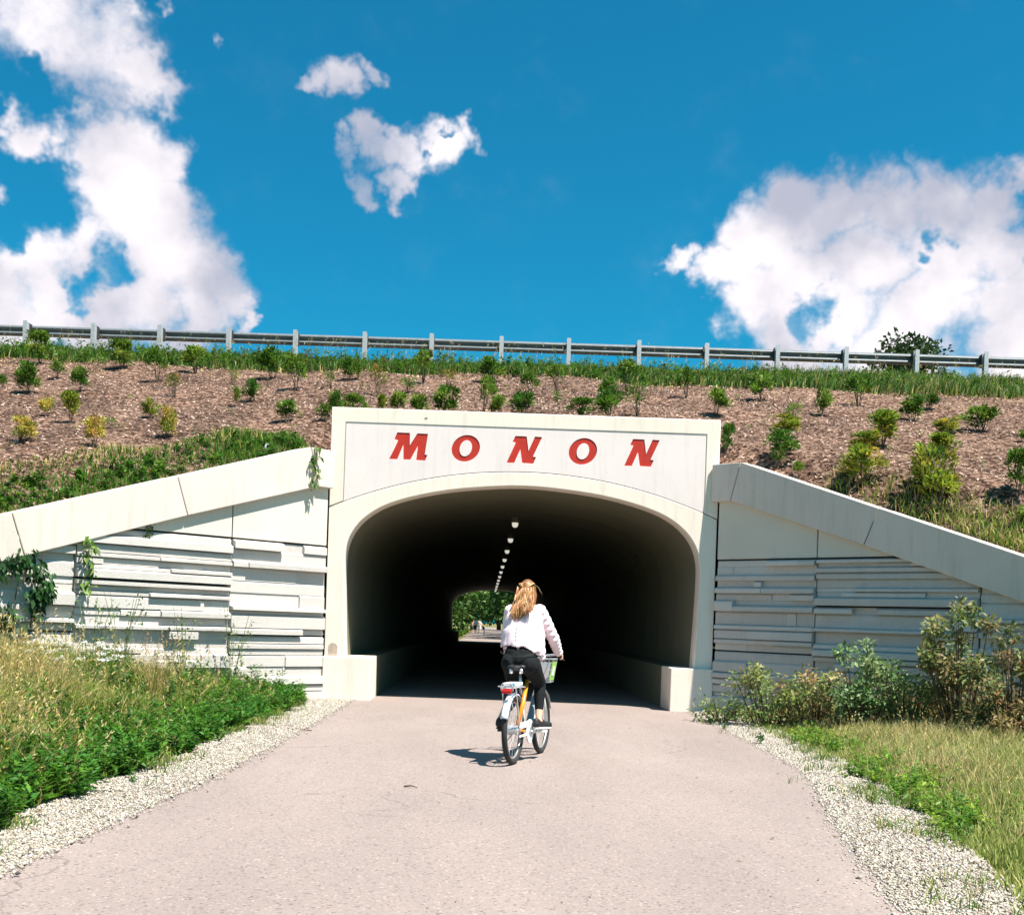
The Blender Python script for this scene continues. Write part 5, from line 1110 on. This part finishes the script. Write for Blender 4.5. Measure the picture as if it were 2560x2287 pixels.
# hair: cap, half ponytail and wavy locks
m, nt, b = nodes('blond_hair'); L_ = nt.links.new; a_ = N(nt, 'ShaderNodeAttribute', attribute_name='Col'); L_(a_.outputs['Color'], b.inputs['Base Color']); b.inputs['Roughness'].default_value = .42; b.inputs['Specular IOR Level'].default_value = .45; M_hair = m
mb = MB(); mb.ell(HC + Vector((-.012, 0, .012)), (.108, .092, .118)); mb.cap(HC + Vector((-.05, 0, -.02)), HC + Vector((-.165, .01, -.20)), .09, .07); mb.cap(HC + Vector((-.03, .06, -.03)), HC + Vector((-.19, .055, -.235)), .05, .045); mb.cap(HC + Vector((-.03, -.06, -.03)), HC + Vector((-.165, -.07, -.18)), .05, .048)
hm_ = remesh(mb, .009, 3); a = hm_.color_attributes.new(name='Col', type='FLOAT_COLOR', domain='POINT')
cc = np.tile(np.array([.20, .088, .03, 1.]), (len(hm_.vertices), 1)); a.data.foreach_set('color', cc.astype(np.float32).ravel()); hair = link('hair', hm_, M_hair, rider)  # darker than the locks: shade between them put into the colour
g = random.Random(12); V, Fq, C = [], [], []
def lock(pts, r, c):
    mb = MB(); mb.tube(pts, [r * q for q in np.interp(np.linspace(0, 1, len(pts)), [0, .15, .7, 1], [.5, 1, .9, .15])], 5); o = len(V); V.extend([tuple(p) for p in mb.v]); Fq.extend([tuple(i + o for i in f) for f in mb.f]); C.extend([c] * len(mb.v))
CLUMP = [(-1 + 2 * ((q * 7) % 23) / 22, q * 1.3, (.235 if (-1 + 2 * ((q * 7) % 23) / 22) < 0 else .285) * (1.0 if q % 2 else 1.06), q % 2 == 0, .75 + .5 * ((q * 5) % 9) / 8) for q in range(23)]
KN = HC + Vector((-.116, .005, .035))
for k in range(560):
    c = g.choice([(.52, .28, .11), (.42, .20, .07), (.72, .47, .24), (.28, .125, .04), (.48, .24, .085)]); c = tuple(q * g.uniform(.8, 1.2) for q in c)
    u = g.uniform(-1, 1)
    if k < 130:      # combed from the crown back into the clip
        a = g.uniform(-1.5, 1.5); st = HC + Vector((.07 * math.cos(a) - .01, .088 * math.sin(a), .10 - .04 * abs(math.sin(a)))); mid = HC + Vector((-.07, .08 * math.sin(a), .085 - .02 * abs(math.sin(a)))); pts = [st, st.lerp(mid, .5) + Vector((-.01, 0, .022)), mid + Vector((-.012, 0, .012)), KN + Vector((-.004, u * .02, u * .008))]
    else:           # falling in waves, gathered in clumps with loose ends
        cm = CLUMP[k % len(CLUMP)]; u = cm[0] + g.gauss(0, .07); tail = cm[3]; ph = cm[1] + g.gauss(0, .35); c = tuple(q * cm[4] for q in c)
        st = KN + Vector((-.006, u * .03, -.005 + g.gauss(0, .006))) if tail else HC + Vector((-.05 - .045 * (1 - min(1, abs(u))), max(-1, min(1, u)) * .094, g.uniform(-.03, .06)))
        ln = cm[2] * g.uniform(.86, 1.05); pts = []; w = g.uniform(.009, .017); sp_ = u * (.085 if tail else .03) + g.gauss(0, .008)
        for j in range(11):
            q = j / 10; pts.append(st + Vector((-.03 * math.sin(q * 1.9) + .014 * math.sin(ph + q * 11) - .016 - (.12 if tail else .13) * q ** 1.3, sp_ * q ** .7 + w * q * math.sin(ph * 1.7 + q * 12), -ln * q)))
    lock([Vector(p) for p in pts], g.uniform(.0022, .0046), c)
lock([HC + Vector((-.02, -.088, .07)), HC + Vector((-.02, -.125, .045)), HC + Vector((-.015, -.15, -.005)), HC + Vector((-.01, -.165, -.03))], .0014, (.6, .42, .22))
me = bpy.data.meshes.new('locks'); me.from_pydata(V, [], Fq); a = me.color_attributes.new(name='Col', type='FLOAT_COLOR', domain='POINT'); a.data.foreach_set('color', np.c_[np.array(C), np.ones(len(C))].astype(np.float32).ravel()); smooth(me); link('locks', me, M_hair, hair)
bt('hair_clip', [KN + Vector((-.012, -.022, 0)), KN + Vector((-.012, .022, 0))], .008, plain('clip_brown', (.20, .10, .04), .4), 8, hair)
# ================================================================== BEYOND THE TUNNEL AND THE FAR TREE
def tree_mesh(seed, hgt, spread, nleaf, L, cols, wts, lo=.25, limbs=12):
    g = random.Random(seed); ng = np.random.default_rng(seed); mb = MB(); bend = [Vector((0, 0, -.3))]
    for k in range(1, 6): bend.append(Vector((g.uniform(-.12, .12) * k * .3, g.uniform(-.12, .12) * k * .3, hgt * .8 * k / 5)))
    mb.tube(bend, [hgt * .022, hgt * .019, hgt * .016, hgt * .012, hgt * .008, hgt * .004], 8); cl, rad = [], []
    for k in range(limbs):
        u = lo + (1 - lo) * (k + .5) / limbs; base = bend[min(4, int(u * .8 * 5))].lerp(bend[min(5, int(u * .8 * 5) + 1)], .5); a = k * 2.4 + g.uniform(-.4, .4); r = spread * (math.sin(min(1, (1.04 - u) * 1.6) * math.pi / 2)) * g.uniform(.6, 1.05)
        tip = Vector((math.cos(a) * r, math.sin(a) * r, hgt * min(.97, u + .10 + .06 * g.random()))); mid = base.lerp(tip, .5) + Vector((0, 0, hgt * .02)); mb.tube([base, mid, tip], [hgt * .007, hgt * .004, .01], 5)
        for q in (.45, .7, .9, 1.02): cl.append(base.lerp(tip, q) + Vector((g.gauss(0, .2), g.gauss(0, .2), g.gauss(0, .2)))); rad.append(spread * g.uniform(.16, .30))
    tm = mb.build('trunk', M_bark, sm=True).data
    cl = np.array([tuple(c) for c in cl]); k = ng.integers(0, len(cl), nleaf); off = unit(ng.normal(0, 1, (nleaf, 3))) * (ng.random(nleaf) ** .5)[:, None] * np.array(rad)[k][:, None]
    P = cl[k] + off; ll = L * ng.uniform(.6, 1.3, nleaf); v, f, c = leaves(P, off + ng.normal(0, .4, (nleaf, 3)), ng.normal(0, .6, (nleaf, 3)) + [0, 0, .8], ll, ll * .6, pal(cols, wts, len(cl), .25)[k] * ng.uniform(.75, 1.25, (nleaf, 1)))
    cm = npmesh('crown', v, f, M_leaf, C=c).data
    for o in [o for o in bpy.data.objects if o.name.split('.')[0] in ('trunk', 'crown') and o.parent is None]: bpy.data.objects.remove(o)
    return tm, cm
TG = [(.035, .085, .015), (.055, .13, .02), (.09, .17, .03)]
TM = [tree_mesh(s, h_, sp_, 6500, .50, TG, [3, 3, 2], lo_, 18) for s, h_, sp_, lo_ in ((1, 13, 4.8, .03), (2, 14, 5.2, .06), (3, 12, 4.6, .01))]
def tree(i, x, y, z, sc, rz, label, group='trees beyond the tunnel'):
    e = empty('tree', (x, y, z)); e.scale = (sc, sc, sc); e.rotation_euler.z = rz; tag(e, label, 'tree', group)
    for nm, me in zip(('trunk', 'crown'), TM[i]): c = bpy.data.objects.new(nm, me); col.objects.link(c); c.parent = e
o2 = ['nearest', 'second', 'third', 'fourth', 'fifth', 'sixth', 'seventh', 'eighth']
for k, (x, y, sc) in enumerate([(-4.9, 86, .80), (-7.2, 93, 1.0), (-5.2, 104, 1.0), (-5.6, 122, 1.1), (-5.6, 146, 1.15), (-5.6, 172, 1.25)]):
    tree(k % 3, x, y, 0, sc, k * 1.9, '%s leafy tree on the left side of the trail beyond the tunnel' % o2[k])
for k, (x, y, sc) in enumerate([(6.4, 91, 1.05), (6.0, 101, 1.15), (5.8, 116, 1.15), (5.8, 132, 1.15), (5.8, 152, 1.2), (5.8, 178, 1.3)]):
    tree((k + 1) % 3, x, y, 0, sc, k * 2.3 + 1, '%s dark tree on the right side of the trail beyond the tunnel' % o2[k])
for k, (x, y, sc) in enumerate([(-2.5, 205, 1.35), (2.5, 215, 1.5), (-7, 200, 1.3), (8, 200, 1.3)]):
    tree(k % 3, x, y, 0, sc, k * 1.3 + .5, ['dark tree closing the far view straight ahead', 'dark tree closing the far view slightly right', 'dark tree closing the far view at its left', 'dark tree closing the far view at its right'][k])
TM.append(tree_mesh(21, 15, 3.6, 9000, .34, [(.02, .045, .015), (.035, .07, .02)], [1, 1], .45, 26))
fp = at(2240, 900, 70.0); tree(3, fp.x, 70.0, bank(20, 70.0), (at(2270, 845, 70.0).z - bank(20, 70.0)) / 15.4, .7, 'dark tree showing its crown behind the guardrail at right', 'tree behind the guardrail')
ft = [o for o in bpy.data.objects if o.get('group') == 'tree behind the guardrail'][0]; ft.scale = (ft.scale[0] * 1.15, ft.scale[1] * 1.15, ft.scale[2]); ft.rotation_euler.y = .10
# lawn and undergrowth beyond
n = 9000; y = nr.uniform(77, 150, n) ; sgn = np.where(nr.random(n) < .5, -1, 1); x = np.where(sgn < 0, -2.3 - nr.beta(.8, 2, n) * 6, 3.6 + nr.beta(.8, 2, n) * 6)
m1 = blades(np.c_[x, y, np.zeros(n) - .03], nr.uniform(.15, .7, n), nr.uniform(.03, .08, n), wind(n, .4), pal([G1, G2], [1, 1], n), pal([G2, G3, GY], [2, 2, 1], n))
o = npmesh('far_grass', m1[0], m1[1], M_grass, C=m1[2]); tag(o, 'grass beside the trail beyond the tunnel', 'grass', kind='stuff')
# walkers far down the trail
def walker(x, y, top, bottom, hairc, label, s=1.0, ph=.15):
    e = empty('person', (x, y, .01)); e.scale = (s, s, s); e.rotation_euler.z = .2; tag(e, label, 'person', 'people walking beyond the tunnel'); mb = MB()
    mb.ell((0, 0, 1.60), (.085, .095, .115)); mb.cap((0, 0, 1.40), (0, 0, 1.52), .055, .05); mb.cap((0, 0, .95), (0, 0, 1.35), .13, .15)
    for q in (-1, 1): mb.cap((q * .17, 0, 1.38), (q * .23, q * ph, 1.12), .05, .04); mb.cap((q * .23, q * ph, 1.12), (q * .22, q * ph - .1, .88), .04, .035); mb.cap((q * .09, 0, .92), (q * .10, q * ph, .48), .085, .06); mb.cap((q * .10, q * ph, .48), (q * .10, q * ph * 1.3, .08), .055, .04); mb.cap((q * .10, q * ph * 1.3, .05), (q * .10, q * ph * 1.3 - .16, .04), .04, .035)
    link('body', remesh(mb, .025, 2), M_skin, e)
    mb = MB(); mb.cap((0, 0, 1.0), (0, 0, 1.36), .16, .165, n=16); [mb.cap((q * .17, 0, 1.38), (q * .215, q * ph * .6, 1.20), .068, .06) for q in (-1, 1)]; link('shirt', remesh(mb, .025, 2), top, e)
    mb = MB(); mb.ell((0, 0, .93), (.165, .15, .12)); [mb.cap((q * .09, 0, .92), (q * .10, q * ph, .50), .105, .085) for q in (-1, 1)]; link('shorts', remesh(mb, .025, 2), bottom, e)
    mb = MB(); mb.ell((0, .01, 1.635), (.10, .11, .105)); link('hair', remesh(mb, .025, 2), plain('walker_hair', hairc, .7), e)
MW = plain('shirt_white', (.78, .76, .74), .8); MR = plain('shirt_salmon', (.66, .26, .18), .8); MP = plain('shirt_pink', (.75, .50, .45), .8); MK = plain('shorts_dark', (.03, .03, .035), .8)
fx = lambda sx, Y: ray(sx, 1560).x * Y
walker(fx(1184, 140), 140, MR, MK, (.08, .05, .03), 'walker in a salmon top, leftmost of the three beyond the tunnel', .96)
walker(fx(1189, 137), 137, MW, MK, (.10, .06, .03), 'walker in white in the middle of the three beyond the tunnel', 1.0)
walker(fx(1199, 141), 141, MP, MW, (.12, .08, .04), 'walker in pale pink, rightmost of the three beyond the tunnel', .98, -.15)
# small white trail bollard and twigs
mb = MB(); bx = fx(1211, 118); mb.tube([(0, 0, -.1), (0, 0, .55), (0, 0, .62), (0, 0, .65)], [.06, .06, .05, .02], 12); o = mb.build('bollard', M_white, sm=False); o.location = (bx, 118, 0); tag(o, 'small white bollard beside the trail beyond the tunnel', 'bollard')
def gp(sx, sy): q = ray(sx, sy); Y = -H / q.z; return Vector((q.x * Y, Y, 0))
def twig(sx, sy, ln, ang, label, r=.008, br=True):
    p = gp(sx, sy); mb = MB(); d_ = Vector((math.cos(ang), math.sin(ang), 0)); mb.tube([(0, 0, .02), d_ * ln * .5 + Vector((.0, .015, .028)), d_ * ln + Vector((0, 0, .02))], [r, r * .9, r * .5], 6)
    if br: mb.tube([d_ * ln * .6 + Vector((0, 0, .025)), d_ * ln * .8 + Vector((.03, .08, .035))], [r * .6, r * .3], 5)
    o = mb.build('twig', M_bark, sm=True); o.location = p; tag(o, label, 'twig')
twig(1010, 1971, .11, -.25, 'short dark twig lying alone on the asphalt left of the bicycle', .007, False)
twig(700, 1826, .38, -.1, 'long dark twig across the left gravel verge', .011)
twig(2180, 2000, .30, .2, 'thin twig on the right gravel verge', .007)
# little weeds in the gravel
def sprout(sx, sy, s, label, seed):
    p = gp(sx, sy); e = empty('sprout', p); tag(e, label, 'sprout'); P0 = [(0, 0, s * .3), (s * .2, 0, s * .7), (-s * .15, .02, s * .6), (0, 0, s)]
    leaf_cluster('leaves', e, P0, [s * .25] * 4, 46, s * .4, [G1, G2, (.05, .12, .03)], [2, 2, 1], seed=seed); mb = MB(); mb.tube([(0, 0, -.02), (0, 0, s)], .004, 5); mb.build('stem', MATS['weed_stem'], e)
sprout(1902, 1862, .13, 'small green sprout in the right gravel near the path edge', 1)
sprout(1776, 1812, .10, 'tiny sprout in the gravel beside the right plinth', 2)
sprout(1812, 1826, .09, 'second tiny sprout in the gravel beside the right plinth', 3)
sprout(330, 1965, .07, 'tiny sprout in the left gravel verge', 4)
# white capped pipe standing behind the left coping
p = wing(-1, .95, 0, -.47); z = bank(p.x, p.y); mb = MB(); mb.tube([(0, 0, -.1), (0, 0, .12), (.02, 0, .155), (.05, 0, .14)], .016, 10); o = mb.build('vent_pipe', M_white, sm=True); o.location = (p.x, p.y, z); tag(o, 'small white bent pipe behind the top of the left coping', 'pipe')
